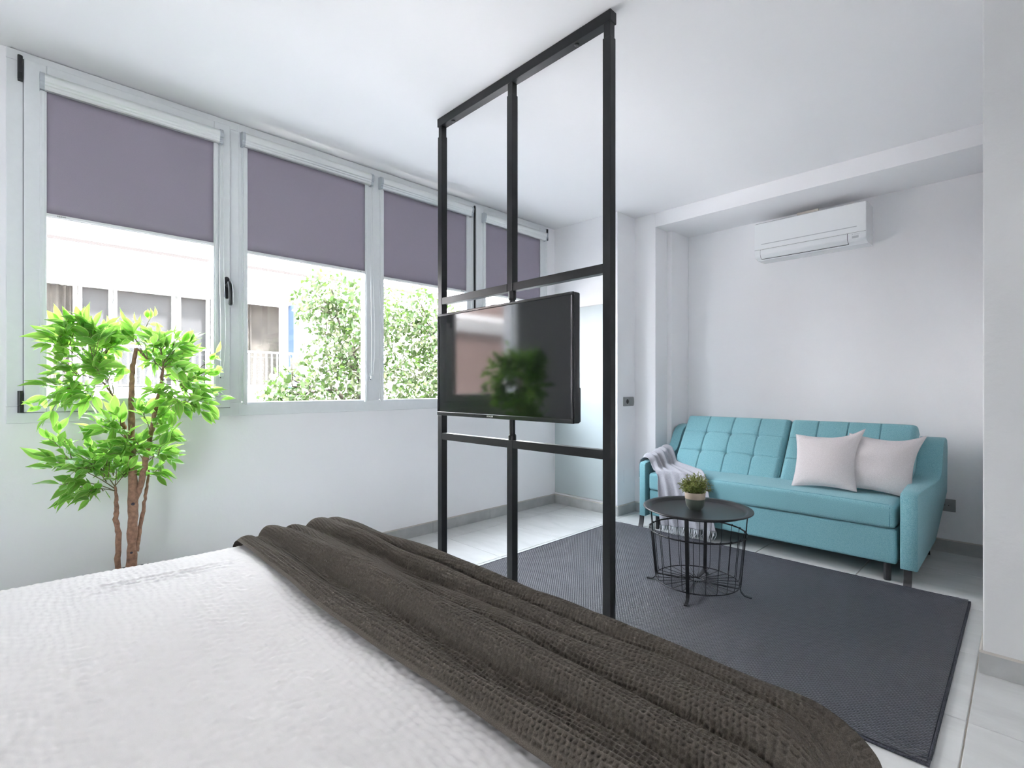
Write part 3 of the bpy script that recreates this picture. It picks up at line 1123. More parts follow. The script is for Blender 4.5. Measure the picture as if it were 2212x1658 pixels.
# back cushions: leaning, quilted 4 x 3 with a pulled tuft at each crossing
def back_cushion(x0, x1, ncol, xs_off=0.):
    nu, nv = 230, 140
    W = x1 - x0
    yb, zb, yt, zt = 3.625, .425, 3.915, .838      # foot and head of the front face
    up = Vector((0, yt - yb, zt - zb))
    H = up.length
    up.normalize()
    nr = Vector((0, -up.z, up.y))                      # outward (towards the room)
    T = .15
    cols = [k / ncol for k in range(1, ncol)]
    rows = [.36, .68]
    U, V = np.meshgrid(np.linspace(0, 1, nu), np.linspace(0, 1, nv), indexing='ij')
    ex = np.minimum(U, 1 - U) * W
    ez = np.minimum(V, 1 - V) * H
    edge = np.minimum(ex, ez)
    rr = .032
    e1 = np.clip(ex / rr, 0, 1)
    e2 = np.clip(ez / rr, 0, 1)
    d = -rr * (1 - np.sqrt(1 - (1 - e1) ** 2)) - rr * (1 - np.sqrt(1 - (1 - e2) ** 2))
    d += .016 * np.sin(PI * U) ** .6 * np.sin(PI * V) ** .6
    for c in cols:
        d -= .0085 * np.exp(-((U - c) * W / .0032) ** 2) * (V < .97) + .0012 * np.exp(-((U - c) * W / .02) ** 2)
    for r in rows:
        d -= .007 * np.exp(-((V - r) * H / .003) ** 2) * (U > .02) * (U < .98) + .0008 * np.exp(-((V - r) * H / .02) ** 2)
    for c in cols:
        for r in rows:
            q = ((U - c) * W) ** 2 + ((V - r) * H) ** 2
            d -= .013 * np.exp(-q / .022 ** 2) + .008 * np.exp(-q / .008 ** 2)
    P = np.zeros((nu, nv, 3))
    P[..., 0] = x0 + U * W
    P[..., 1] = yb + up.y * V * H + nr.y * d
    P[..., 2] = zb + up.z * V * H + nr.z * d
    # side and back skirt so that it has its full thickness
    o = grid_mesh('back_cushion', P, SOFA, sf)
    me = o.data
    bm = bmesh.new()
    bm.from_mesh(me)
    bedges = [e for e in bm.edges if e.is_boundary]
    ret = bmesh.ops.extrude_edge_only(bm, edges=bedges)
    vv = [g for g in ret['geom'] if isinstance(g, bmesh.types.BMVert)]
    cx_ = (x0 + x1) / 2
    for v in vv:
        v.co += Vector((0, -nr.y, -nr.z)) * (T - .065)
        v.co.z = max(v.co.z, .425)
    be = list({e for v in vv for e in v.link_edges if e.is_boundary})
    bmesh.ops.holes_fill(bm, edges=be, sides=0)
    bmesh.ops.recalc_face_normals(bm, faces=bm.faces)
    bm.to_mesh(me)
    bm.free()
    me.polygons.foreach_set('use_smooth', [True] * len(me.polygons))
    e = o.modifiers.new('edge', 'BEVEL')
    e.width = .008
    e.limit_method = 'ANGLE'
    e.angle_limit = math.radians(60)
    m = MB()
    off = nr * -.030
    ring = [(x0 + .002, 0), (x1 - .002, 0), (x1 - .002, H), (x0 + .002, H)]
    pts = []
    for k in range(4):
        a, b_ = ring[k], ring[(k + 1) % 4]
        for t in (0.04, .5, .96):
            x = a[0] + (b_[0] - a[0]) * t
            v_ = a[1] + (b_[1] - a[1]) * t
            p = Vector((x, yb, zb)) + up * v_ + off
            p.z = max(p.z, .43)
            pts.append(p)
    m.tube(pts, .0026, 5, closed=True)
    m.build('piping', SOFA, o, smooth=True)
    m = MB()
    for c in cols:
        for r in rows:
            p = Vector((x0 + c * W, yb, zb)) + up * (r * H) + nr * -.012
            m = MB()
            m.lathe([(.0001, .003), (.004, .0025), (.006, .0005), (.006, -.002)], (0, 0, 0), 10)
            R_ = nr.to_track_quat('Z', 'Y').to_matrix()
            m.v = [tuple(R_ @ Vector(q) + p) for q in m.v]
            m.build('tuft_button', SOFA, o, smooth=True)
    return o


back_cushion(-1.930, -1.166, 4)
back_cushion(-1.158, -.462, 4)

# legs: flat bent steel under the arms, round posts under the base
for x in (-.437, -2.04):
    for (y0, s) in ((SY + .02, -1), (4.08, 1)):
        m = MB()
        c = []
        for k in range(7):
            t = k / 6
            c.append((y0 + s * .022 * t ** 2, .096 - .0955 * t))
        w0, th = .036, .010
        vs, fs = [], []
        for (y, z) in c:
            vs += [(x - w0 / 2, y - th / 2, z), (x + w0 / 2, y - th / 2, z), (x + w0 / 2, y + th / 2, z), (x - w0 / 2, y + th / 2, z)]
        for k in range(6):
            for q in range(4):
                fs.append((k * 4 + q, k * 4 + (q + 1) % 4, k * 4 + 4 + (q + 1) % 4, k * 4 + 4 + q))
        fs += [(3, 2, 1, 0), (24, 25, 26, 27)]
        m.add(vs, fs)
        m.build('leg', LEGM, sf, bevel=.0015)
for (x, y) in ((-.53, SY + .045), (-1.92, SY + .045), (-.53, 4.0), (-1.92, 4.0)):
    MB().lathe([(.0165, .0005), (.0175, .004), (.0175, .096)], (x, y, 0), 18, cap0=True, cap1=True).build('round_leg', LEGM, sf)


# ------------------------------------------------------------------ cushions on the sofa
def pillow(label, x, y, z, size, lean, rz, roll, seed, mouse):
    rnd = np.random.RandomState(seed)
    n = 44
    t = np.linspace(-1, 1, n)
    U, V = np.meshgrid(t, t, indexing='ij')
    s = size / 2
    pin = .10
    X = U * s * (1 - pin * (1 - np.abs(V) ** 2.0) * np.abs(U) ** 2)
    Y = V * s * (1 - pin * (1 - np.abs(U) ** 2.0) * np.abs(V) ** 2)
    th = .062 * np.clip((1 - U ** 2), 0, 1) ** .55 * np.clip((1 - V ** 2), 0, 1) ** .55
    wr = np.zeros_like(U)
    for k in range(7):
        a = rnd.uniform(0, 2 * PI)
        f = rnd.uniform(4, 9)
        wr += .0015 * np.sin(f * (U * math.cos(a) + V * math.sin(a)) + rnd.uniform(0, 6))
    for (sx, sy) in ((-1, -1), (1, -1), (1, 1), (-1, 1)):
        dd = np.hypot(U - sx, V - sy)
        ang = np.arctan2(V - sy, U - sx)
        wr += .004 * np.sin(ang * 11 + seed) * np.exp(-dd / .35)
    Xc = X + mouse * .03 * (np.clip(U, 0, 1) ** 3) * (np.clip(V, 0, 1) ** 3)
    Yc = Y + mouse * .05 * (np.clip(U, 0, 1) ** 3) * (np.clip(V, 0, 1) ** 3) - .012 * (1 - np.abs(V)) * 0
    F = np.stack([Xc, -th - wr * (th / .06), Yc], -1)
    B = np.stack([Xc, th * .8 + .0008, Yc], -1)
    root = tag(empty('pillow', (x, y, z)), label, 'pillow', 'pale grey pillows on the sofa')
    M = Matrix.Translation((x, y, z)) @ Matrix.Rotation(rz, 4, 'Z') @ Matrix.Rotation(-lean, 4, 'X') @ Matrix.Rotation(roll, 4, 'Y') @ Matrix.Translation((0, 0, s))
    R = np.array(M.to_3x3())
    T = np.array(M.to_translation())
    Pf = F @ R.T + T
    Pb = B[::-1] @ R.T + T
    c = grid_mesh('pillow_front', Pf, PILLOW, root)
    c2 = grid_mesh('pillow_back', Pb, PILLOW, root)
    m = MB()
    ring = [Pf[i, 0] for i in range(n)] + [Pf[n - 1, j] for j in range(1, n)] + [Pf[i, n - 1] for i in range(n - 2, -1, -1)] + [Pf[0, j] for j in range(n - 2, 0, -1)]
    m.tube([Vector(p) for p in ring], .0022, 5, closed=True)
    m.build('seam', PILLOW, root, smooth=True)


pillow('pale grey square pillow in front of the other pillow', -.865, 3.505, .438, .345, .42, .03, -.03, 3, 1.0)
pillow('pale grey square pillow tucked beside the right sofa arm', -.615, 3.575, .438, .345, .40, .12, .10, 8, .9)

# ------------------------------------------------------------------ grey blanket over the sofa arm
def catmull(rows, n):
    rows = [np.array(r, float) for r in rows]
    out = []
    m = len(rows)
    for i in range(m - 1):
        p0, p1, p2, p3 = rows[max(i - 1, 0)], rows[i], rows[i + 1], rows[min(i + 2, m - 1)]
        for k in range(n):
            t = k / n
            out.append(.5 * ((2 * p1) + (-p0 + p2) * t + (2 * p0 - 5 * p1 + 4 * p2 - p3) * t * t + (-p0 + 3 * p1 - 3 * p2 + p3) * t ** 3))
    out.append(rows[-1])
    return np.array(out)


gb = tag(empty('throw_blanket', (-1.75, 3.4, .45)), 'soft grey fringed blanket hanging over the sofa arm and seat', 'blanket')
A0 = SY
rowsL = [(-2.085, A0 + .075, .36), (-2.078, A0 + .07, .46), (-2.045, A0 + .055, .508), (-2.00, A0 + .045, .510), (-1.972, A0 + .035, .47), (-1.935, A0 + .008, .435), (-1.895, A0 - .012, .405),
         (-1.880, A0 - .018, .33), (-1.872, A0 - .014, .22), (-1.868, A0 - .014, .12), (-1.862, A0 - .016, .055)]
rowsR = [(-2.085, A0 + .40, .40), (-2.082, A0 + .40, .51), (-2.055, A0 + .395, .566), (-2.00, A0 + .385, .568), (-1.965, A0 + .36, .53), (-1.90, A0 + .30, .462), (-1.70, A0 + .17, .447),
         (-1.545, A0 + .03, .440), (-1.495, A0 - .018, .35), (-1.475, A0 - .014, .20), (-1.45, A0 - .016, .09)]
cl_, cr_ = catmull(rowsL, 9), catmull(rowsR, 9)
nv = 90
tt = np.linspace(0, 1, nv)
P = cl_[:, None, :] * (1 - tt)[None, :, None] + cr_[:, None, :] * tt[None, :, None]
# bend over the seat front where the straight chord would cut through the cushion
du = np.gradient(P, axis=0)
dv = np.gradient(P, axis=1)
Nn = np.cross(du, dv)
Nn /= np.linalg.norm(Nn, axis=2, keepdims=True) + 1e-9
if Nn[40, 45, 2] < 0:
    Nn = -Nn
ss = np.linspace(0, 1, P.shape[0])[:, None]
fold = .5 + .5 * np.sin(tt[None] * 31 + 3.0 * np.sin(ss * 4.0) + 1.0)
fold2 = .5 + .5 * np.sin(tt[None] * 17 - 4.0 * ss + .4)
amp = .020 * (.35 + .65 * sstep(0, .25, ss)) * np.ones_like(tt)[None]
D = amp * (fold ** 2 * .75 + fold2 * .6) + .003
P = P + Nn * D[..., None]
# keep the cloth outside arm and seat
inseat = (P[..., 0] > -1.985) & (P[..., 1] > A0 - .004) & (P[..., 2] < .437) & (P[..., 2] > .27)
P[..., 2] = np.where(inseat, .437 + D * .5, P[..., 2])
P[..., 1] = np.where((P[..., 2] < .40) & (P[..., 0] > -2.0) & (ss > .5), np.minimum(P[..., 1], A0 - .002 - D * .6), P[..., 1])
P[..., 0] = np.where((P[..., 2] < .50) & (ss < .2) & (P[..., 1] > A0), np.minimum(P[..., 0], -2.082 - .0), P[..., 0])
for _ in range(3):
    Q = P.copy()
    Q[1:-1, 1:-1] = .4 * P[1:-1, 1:-1] + .15 * (P[:-2, 1:-1] + P[2:, 1:-1] + P[1:-1, :-2] + P[1:-1, 2:])
    P = Q
bl = grid_mesh('blanket_cloth', P, THROWG, gb)
so = bl.modifiers.new('thickness', 'SOLIDIFY')
so.thickness = .003
so.offset = 1
m = MB()
rs_ = np.random.RandomState(4)
for k in range(64):
    j = min(nv - 1, int(k / 63 * (nv - 1)))
    p = Vector(P[-1, j])
    L_ = .055 + .015 * rs_.rand()
    pts = [p, p + Vector((.006 * rs_.randn(), -.006 - .003 * rs_.rand(), -L_ * .45)), p + Vector((.012 * rs_.randn(), -.010 - .014 * rs_.rand(), -L_))]
    pts = [Vector((q.x, q.y, max(q.z, .0135 if q.y < 3.332 else .004))) for q in pts]
    m.tube(pts, [.0022, .0018, .0012], 5)
m.build('fringe', FRINGE, gb, smooth=True)

# ================================================================== RUG
RX0, RX1, RY0, RY1, RZ = -2.245, -.182, 1.80, 3.335, .009
rg = tag(empty('rug', ((RX0 + RX1) / 2, (RY0 + RY1) / 2, 0)), 'dark slate flat-woven rug under the coffee table', 'rug')
nu, nv = 120, 90
U, V = np.meshgrid(np.linspace(0, 1, nu), np.linspace(0, 1, nv), indexing='ij')
P = np.zeros((nu, nv, 3))
P[..., 0] = RX0 + .012 + (RX1 - RX0 - .024) * U
P[..., 1] = RY0 + .012 + (RY1 - RY0 - .024) * V
P[..., 2] = RZ + .0006 * np.sin(9 * U + 4 * V) * np.sin(11 * V) + .007 * np.exp(-(((1 - U) / .03) ** 2 + ((1 - V) / .03) ** 2))
grid_mesh('woven_field', P, RUG, rg)
MB().box(RX0 + .004, RX1 - .004, RY0 + .004, RY1 - .004, .0008, RZ - .002).build('backing', RUGEDGE, rg)
m = MB()
ring = []
for (a, c) in (((RX0, RY0), (RX1, RY0)), ((RX1, RY0), (RX1, RY1)), ((RX1, RY1), (RX0, RY1)), ((RX0, RY1), (RX0, RY0))):
    for k in range(1, 40):
        t = k / 40
        x, y = a[0] + (c[0] - a[0]) * t, a[1] + (c[1] - a[1]) * t
        x = min(max(x, RX0 + .006), RX1 - .006)
        y = min(max(y, RY0 + .006), RY1 - .006)
        lift = .007 * math.exp(-(((RX1 - x) / .06) ** 2 + ((RY1 - y) / .05) ** 2))
        ring.append((x, y, .0056 + lift))
m.tube(ring, .0046, 6, closed=True)
m.build('binding', RUGEDGE, rg, smooth=True)

# ================================================================== COFFEE TABLE
CX, CY, RT = -1.2, 2.525, RZ + .001
ct = tag(empty('coffee_table', (CX, CY, RT)), 'round black wire-basket coffee table with tray top', 'coffee table')
ZT = .432
tr_ = MB()
tr_.lathe([(.0001, ZT - .016), (.225, ZT - .016), (.232, ZT - .014), (.240, ZT - .003), (.246, ZT), (.266, ZT + .001), (.270, ZT - .001), (.2705, ZT - .005),
           (.268, ZT - .0065), (.248, ZT - .005), (.243, ZT - .008), (.236, ZT - .019), (.226, ZT - .0205), (.0001, ZT - .0205)], (CX, CY, 0), 96)
tr_.build('tray_top', TABLEM, ct, smooth=True).modifiers.new('split', 'EDGE_SPLIT').split_angle = math.radians(60)
A14 = math.radians(14)
ZBOT = RT + .040


def pol(r, a, z):
    return Vector((CX + r * math.cos(a), CY + r * math.sin(a), z))


# four flat-bar legs that run down the basket and flare into feet
for k in range(4):
    a = A14 + k * PI / 2
    path = [(.2435, ZT - .0085), (.2415, ZT - .022), (.232, .30), (.212, ZBOT + .012), (.208, ZBOT + .001), (.214, RT + .022), (.228, RT + .008), (.245, RT + .004), (.262, RT + .0035)]
    w_, th = .0085, .0022
    vs, fs = [], []
    tang = Vector((-math.sin(a), math.cos(a), 0))
    rad = Vector((math.cos(a), math.sin(a), 0))
    for i, (r_, z) in enumerate(path):
        p = pol(r_, a, z)
        i0, i1 = max(i - 1, 0), min(i + 1, len(path) - 1)
        d = Vector((path[i1][0] - path[i0][0], path[i1][1] - path[i0][1]))
        d.normalize()
        nn = rad * (-d.y) + Vector((0, 0, 1)) * d.x
        for (sx, sn) in ((-1, -1), (1, -1), (1, 1), (-1, 1)):
            vs.append(p + tang * (w_ * sx) + nn * (th * sn))
    for i in range(len(path) - 1):
        for q in range(4):
            fs.append((i * 4 + q, i * 4 + (q + 1) % 4, i * 4 + 4 + (q + 1) % 4, i * 4 + 4 + q))
    e = (len(path) - 1) * 4
    fs += [(3, 2, 1, 0), (e, e + 1, e + 2, e + 3)]
    m = MB()
    m.add(vs, fs)
    m.build('leg', TABLEM, ct, bevel=.0008)
    # flat stay from the leg to the hub under the basket
    m = MB()
    q0, q1 = pol(.206, a, ZBOT - .002), pol(.034, a, ZBOT - .002)
    vs = []
    for p in (q0, q1):
        for (sx, sz) in ((-1, -1), (1, -1), (1, 1), (-1, 1)):
            vs.append(p + tang * (.0085 * sx) + Vector((0, 0, .0016 * sz)))
    m.add(vs, [(0, 1, 2, 3), (7, 6, 5, 4)] + [(q, (q + 1) % 4 + 0, (q + 1) % 4 + 4, q + 4) for q in range(4)])
    m.build('floor_stay', TABLEM, ct)
MB().tube([pol(.206, 2 * PI * k / 64, ZBOT + .004) for k in range(64)], .0030, 8, closed=True).build('bottom_ring', TABLEM, ct, smooth=True)
MB().tube([pol(.238, 2 * PI * k / 64, .312) for k in range(64)], .0042, 8, closed=True).build('upper_ring', TABLEM, ct, smooth=True)
MB().tube([pol(.032, 2 * PI * k / 32, ZBOT + .004) for k in range(32)], .0036, 8, closed=True).build('hub_ring', TABLEM, ct, smooth=True)
NW = 24
for k in range(NW):
    a = A14 + (k + .5) * 2 * PI / NW
    pts = [pol(.032, a, ZBOT + .006), pol(.12, a, ZBOT + .005), pol(.200, a, ZBOT + .0055), pol(.2075, a, ZBOT + .010), pol(.211, a, ZBOT + .03), pol(.2325, a, .300),
           pol(.2335, a, .3135), pol(.237, a, .3185), pol(.2415, a, .316), pol(.2425, a, .310)]
    MB().tube(pts, .0017, 6).build('basket_wire', TABLEM, ct, smooth=True)

# ------------------------------------------------------------------ herb in a two-tone pot
HX, HY, HZ = -1.212, 2.530, ZT - .0155
hp = tag(empty('potted_herb', (HX, HY, HZ)), 'small bushy green plant in a beige and green pot on the tray table', 'potted plant')
MB().lathe([(.0001, 0), (.030, 0), (.0315, .0025), (.0325, .006), (.040, .014), (.046, .028), (.0485, .046), (.0495, .058)], (HX, HY, HZ), 40).build('glazed_base', POTG, hp, smooth=True)
MB().lathe([(.0495, .058), (.0503, .0585), (.0520, .088), (.0524, .0915), (.0510, .0925), (.0485, .090), (.0475, .070), (.0001, .070)], (HX, HY, HZ), 40).build('pale_rim', POTB, hp, smooth=True)
MB().lathe([(.0478, .082), (.03, .085), (.0001, .087)], (HX, HY, HZ), 24).build('soil', SOIL, hp, smooth=True)
rs = np.random.RandomState(11)
ms, ml, ml2 = MB(), MB(), MB()
for k in range(210):
    a = rs.uniform(0, 2 * PI)
    e = math.acos(rs.uniform(.0, 1)) * .98
    rr = (.078 if e > .6 else .088) * (.75 + .35 * rs.rand())
    tip = Vector((math.sin(e) * math.cos(a) * rr * 1.08, math.sin(e) * math.sin(a) * rr * 1.08, .085 + math.cos(e) * rr * 1.0 + .012))
    b0 = Vector((.022 * math.cos(a) * rs.rand(), .022 * math.sin(a) * rs.rand(), .084))
    mid = (b0 + tip) / 2 + Vector((0, 0, .012))
    O = Vector((HX, HY, HZ))
    ms.tube([b0 + O, mid + O, tip + O], .0008, 3)
    for q in range(17):
        t = .3 + .7 * (q / 16)
        p = b0 * (1 - t) ** 2 + mid * 2 * t * (1 - t) + tip * t * t
        d = Vector((rs.randn(), rs.randn(), rs.randn() * .8 + .1)) + (tip - b0).normalized() * .6
        d.normalize()
        L_ = .0105 + .005 * rs.rand()
        w = d.orthogonal().normalized() * .0016
        p = p + O
        (ml if rs.rand() < .62 else ml2).add([p, p + d * L_ * .5 + w, p + d * L_, p + d * L_ * .5 - w], [(0, 1, 2, 3)])
ms.build('stems', HERBST, hp)
o = ml.build('foliage', HERB, hp)
o['kind'] = 'stuff'
o = ml2.build('foliage', HERB2, hp)
o['kind'] = 'stuff'

# ================================================================== BED
BXL, BXR, BYF, BYH = -1.815, -.205, .885, -1.25
bd = tag(empty('bed', ((BXL + BXR) / 2, 0, 0)), 'double bed under a white bedspread', 'bed')
MB().box(BXL + .05, BXR - .05, BYH, BYF - .05, .12, .30).build('bed_base', BEDB, bd, bevel=.01)
MB().box(BXL + .035, BXR - .035, BYH, BYF - .035, .3005, .53).build('mattress', MATTR, bd, bevel=.05, seg=4)
for (x, y) in ((BXL + .12, BYF - .14), (BXR - .12, BYF - .14), (BXL + .12, BYH + .12), (BXR - .12, BYH + .12)):
    MB().lathe([(.022, .0005), (.028, .119)], (x, y, 0), 16, cap0=True, cap1=True).build('leg', LEGM, bd)
MB().box(BXL - .02, BXR + .02, BYH - .07, BYH - .005, .05, 1.0).build('headboard', BEDB, bd, bevel=.02, seg=3)

BZ = .548


def drape(s, half, r, drop):
    """arc-length coordinate s measured from the bed centre -> (offset, z below top)."""
    s_ = np.abs(s)
    flat = half - r
    arc = r * PI / 2
    t = np.clip((s_ - flat) / r, 0, PI / 2)
    off = np.where(s_ < flat, s_, np.where(s_ < flat + arc, flat + r * np.sin(t), half + 0 * s_))
    z = np.where(s_ < flat, 0, np.where(s_ < flat + arc, -r * (1 - np.cos(t)), -r - (s_ - flat - arc)))
    return np.sign(s) * off, z


# bedspread: draped over both sides and the foot, puckered all over
W_ = BXR - BXL
half = W_ / 2
r_ = .055
drop = .40
smax = half - r_ + r_ * PI / 2 + drop - r_
step = .0046
su = np.arange(-smax, smax, step)
Ly = BYF - BYH
tmax = Ly - r_ + r_ * PI / 2 + drop - r_
sv = np.arange(.0, tmax, step)
S, T = np.meshgrid(su, sv, indexing='ij')
ox, zx = drape(S, half, r_, drop)
oy, zy = drape(T, Ly, r_, drop)
X = (BXL + BXR) / 2 + ox
Y = BYH + oy
# corner: hanging cloth at the foot corners flares a little
Z = BZ + np.maximum(zx + zy, -drop)
hang = np.clip(-(zx + zy) / drop, 0, 1)
X += np.sign(ox) * .018 * np.sin(T * 9 + 1) * np.clip(-zx / drop, 0, 1)
Y += .015 * np.sin(S * 10) * np.clip(-zy / drop, 0, 1)
both = (zx < -.001) & (zy < -.001)
X = np.where(both, np.sign(ox) * 0 + X, X)
# quilting relief: staggered dimples with irregular puffs between
px_, py_ = .0225, .0150
Sw = S + .0045 * np.sin(T * 47 + 2.0 * np.sin(S * 13)) + .003 * np.sin(S * 83 + T * 31)
Tw = T + .0040 * np.sin(S * 41 + 2.0 * np.sin(T * 17)) + .0025 * np.sin(T * 97 - S * 37)
row = np.floor(Tw / py_)
jit = np.sin(row * 12.9898) * 43758.5453
jit = jit - np.floor(jit)
uu = Sw / px_ + .5 * (row % 2) + .35 * jit
cellj = np.sin(np.floor(uu) * 78.233 + row * 37.719) * 43758.5453
cellj = cellj - np.floor(cellj)
h = (np.abs(np.sin(PI * uu)) ** .9) * (np.abs(np.sin(PI * Tw / py_)) ** .8)
puck = .0030 * h * (.75 + .4 * cellj)
# broad waviness and two soft creases near the far side
wave = .006 * np.sin(S * 5.2 + 1.1) * np.sin(T * 3.4) + .004 * np.sin(S * 9 + T * 7)
win = sstep(1.25, 1.45, T) * (1 - sstep(1.62, 1.75, T))
crease = 0
for (c_, a_) in ((.62, .0045), (.595, .0035), (.57, .003)):
    crease = crease + a_ * np.exp(-((S + c_ + .02 * np.sin(T * 6)) / .007) ** 2) * win
top = (1 - hang)
Z += (puck + wave + crease) * np.where(hang < .2, 1, 0)
X += np.sign(ox) * puck * (zx < -.05)
Y += puck * (zy < -.05)
P = np.stack([X, Y, Z], -1)
qs = grid_mesh('bedspread', P, SHEET)
tag(qs, 'white puckered cotton bedspread covering the bed', 'bedspread')

# waffle throw gathered across the foot of the bed
bt = []
stp_u, stp_v = .00165, .0015
Lu0, Lu1 = -(half + .22), half + .30
su = np.arange(Lu0, Lu1, stp_u)
v1 = .405 + .30
sv = np.arange(0, v1, stp_v)
S, T = np.meshgrid(su, sv, indexing='ij')
us = (S - Lu0) / (Lu1 - Lu0)
# fold ridges: (position across, width, height, wander)
# (centre, half width on the head side, on the foot side, height, wander, phase, drift towards the right end)
ridg = [(.034, .040, .030, .030, .003, 1.0, .02), (.122, .030, .060, .058, .006, 2.1, .075), (.205, .026, .050, .032, .010, 3.0, .06), (.272, .028, .045, .044, .010, .3, .045),
        (.343, .028, .045, .032, .010, 4.2, .03), (.408, .030, .045, .036, .008, 5.5, .01), (.48, .03, .045, .024, .02, .9, 0), (.55, .04, .05, .03, .02, 2.9, 0), (.63, .04, .04, .024, .02, 4.4, 0)]
H = np.zeros_like(S)
for (c, w0, w1, hh, wa, ph, dr) in ridg:
    cc = c + dr * (us - .35) + wa * np.sin(us * 4.4 + ph) + .35 * wa * np.sin(us * 11 + ph * 2)
    k_ = 1 + .18 * np.sin(us * 7.1 + ph * 5)
    ww = np.where(T < cc, w0, w1) * k_
    am = hh * (.74 + .26 * np.sin(us * 5.3 + ph * 3)) * (1 - .45 * np.exp(-((us - .08) / .16) ** 2))
    q = np.clip(1 - ((T - cc) / ww) ** 2, 0, 1)
    H = np.maximum(H, am * q ** (1.0 if c < .05 else .8))
H += .003 * np.sin(us * 23 + T * 30) + .002 * np.sin(us * 41 - T * 55)
H += .0095
# soften the bottoms of the valleys a little
for _ in range(3):
    H[:, 1:-1] = .5 * H[:, 1:-1] + .25 * (H[:, :-2] + H[:, 2:])
H *= sstep(-.030, .022, T) * .9 + .1
ins, bulge = .36, 0
ox, zx = drape(S, half + .008, r_ + .01, 1)
Y0 = .487
half_v = BYF + .012 - Y0
rv = .07
tf = half_v - rv
arc = rv * PI / 2
tt_ = np.clip((T - tf) / rv, 0, PI / 2)
oy = np.where(T < tf, T, np.where(T < tf + arc, tf + rv * np.sin(tt_), half_v))
zy = np.where(T < tf, 0, np.where(T < tf + arc, -rv * (1 - np.cos(tt_)), -rv - (T - tf - arc)))
ny_ = np.where(T < tf, 0, np.sin(tt_))
nz_ = np.where(T < tf, 1, np.cos(tt_))
tx_ = np.clip((np.abs(S) - (half + .008 - r_ - .01)) / (r_ + .01), 0, PI / 2)
nx_ = np.sign(S) * np.sin(tx_)
nz_ = nz_ * np.cos(tx_)
X = (BXL + BXR) / 2 + ox
Y = Y0 + oy + .010 * np.sin(us * 9 + .5) * (1 - sstep(.0, .12, T))
Z = BZ + .010 + zx + zy * (1 - .75 * sstep(.0, .10, -zx))
# waffle: rows of pits sunk along the true surface normal, spaced along the cloth itself
P = np.stack([X + nx_ * H, Y + ny_ * H, Z + nz_ * H], -1)
dv_ = np.diff(P, axis=1, prepend=P[:, :1])
Lv = np.cumsum(np.linalg.norm(dv_, axis=2), axis=1)
Lv = Lv - Lv[:, :1]
for _ in range(12):
    Lv[1:-1] = .5 * Lv[1:-1] + .25 * (Lv[:-2] + Lv[2:])
gu, gv = np.gradient(P, axis=0), np.gradient(P, axis=1)
Nn = np.cross(gu, gv)
Nn /= np.linalg.norm(Nn, axis=2, keepdims=True) + 1e-12
pu, pv = .0090, .0090
col = np.floor(Lv / pv)
uu = S / pu + .22 * col
pit = sstep(.38, .78, np.abs(np.cos(PI * uu))) * sstep(.38, .80, np.abs(np.sin(PI * Lv / pv))) * sstep(.004, .010, T)
P = P - Nn * (.0062 * pit)[..., None]
th = grid_mesh('bed_throw', P, WAFFLE)
tag(th, 'dark taupe waffle-knit throw gathered across the foot of the bed', 'throw')

# ================================================================== INDOOR FIG TREE
FIGX = -2.68             # the tree is flat and stands close to the window wall


def A(px, py, d=0.):
    X_ = max(-2.92, FIGX - .7 * d)
    return at(px, py, X_ / (.6993 * (px - CXP) / FPX - .7148))


base = A(284, 1220)
fg = tag(empty('fig_tree', (base.x, base.y, 0)), 'artificial fig tree with variegated leaves beside the window', 'plant')
bx_, by_ = base.x, base.y
MB().lathe([(.0001, .0005), (.115, .0005), (.120, .006), (.150, .235), (.152, .25), (.144, .25), (.138, .225), (.0001, .225)], (bx_, by_, 0), 40).build('pot', PLPOT, fg, smooth=True)
MB().lathe([(.137, .2255), (.08, .232), (.0001, .236)], (bx_, by_, 0), 28).build('soil', SOIL, fg, smooth=True)


def wob(pts, rads, n=5, amp=.004, seed=0):
    rs = np.random.RandomState(seed)
    P_ = catmull([tuple(p) for p in pts], n)
    R_ = catmull([(r, 0, 0) for r in rads], n)[:, 0]
    P_[1:-1] += rs.randn(len(P_) - 2, 3) * amp * .5
    return [Vector(p) for p in P_], [max(.001, r * (1 + .07 * rs.randn())) for r in R_]


limbs = [
    ('trunk', [Vector((bx_, by_, .22)), A(284, 1220), A(286, 1150), A(287, 1080), A(285, 1000), A(284, 920), A(284, 840), A(288, 790), A(294, 752)], [.020, .0175, .0155, .0175, .0125, .0105, .0095, .008, .006], 1),
    ('branch', [A(287, 1085), A(303, 1050), A(313, 1000, -.03), A(326, 935, -.05), A(338, 880, -.06), A(348, 830, -.07), A(352, 790, -.08)], [.014, .012, .010, .0085, .0075, .006, .004], 2),
    ('branch', [A(285, 990), A(275, 950, .02), A(266, 915, .03), A(254, 875, .05), A(240, 850, .06), A(222, 825, .07)], [.0095, .0085, .0075, .0065, .005, .003], 3),
    ('branch', [A(293, 1190), A(302, 1140, .03), A(312, 1085, .05), A(318, 1045, .06), A(322, 1010, .07)], [.010, .0075, .0065, .005, .003], 4),
    ('side_stem', [Vector((bx_ - .05, by_ - .03, .22)), A(254, 1225, .05), A(256, 1160, .05), A(250, 1120, .05), A(252, 1085, .05), A(248, 1050, .05)], [.011, .010, .0095, .0085, .007, .004], 5),
    ('branch', [A(294, 752), A(305, 762, -.02), A(318, 775, -.03)], [.005, .004, .003], 6)]
for (nm, pts, rads, sd_) in limbs:
    p_, r2 = wob(pts, [1.1 * q for q in rads], 6, .003, sd_)
    o = MB().tube(p_, r2, 10).build(nm, BARK, fg, smooth=True)
    if nm == 'trunk':
        trunk = o
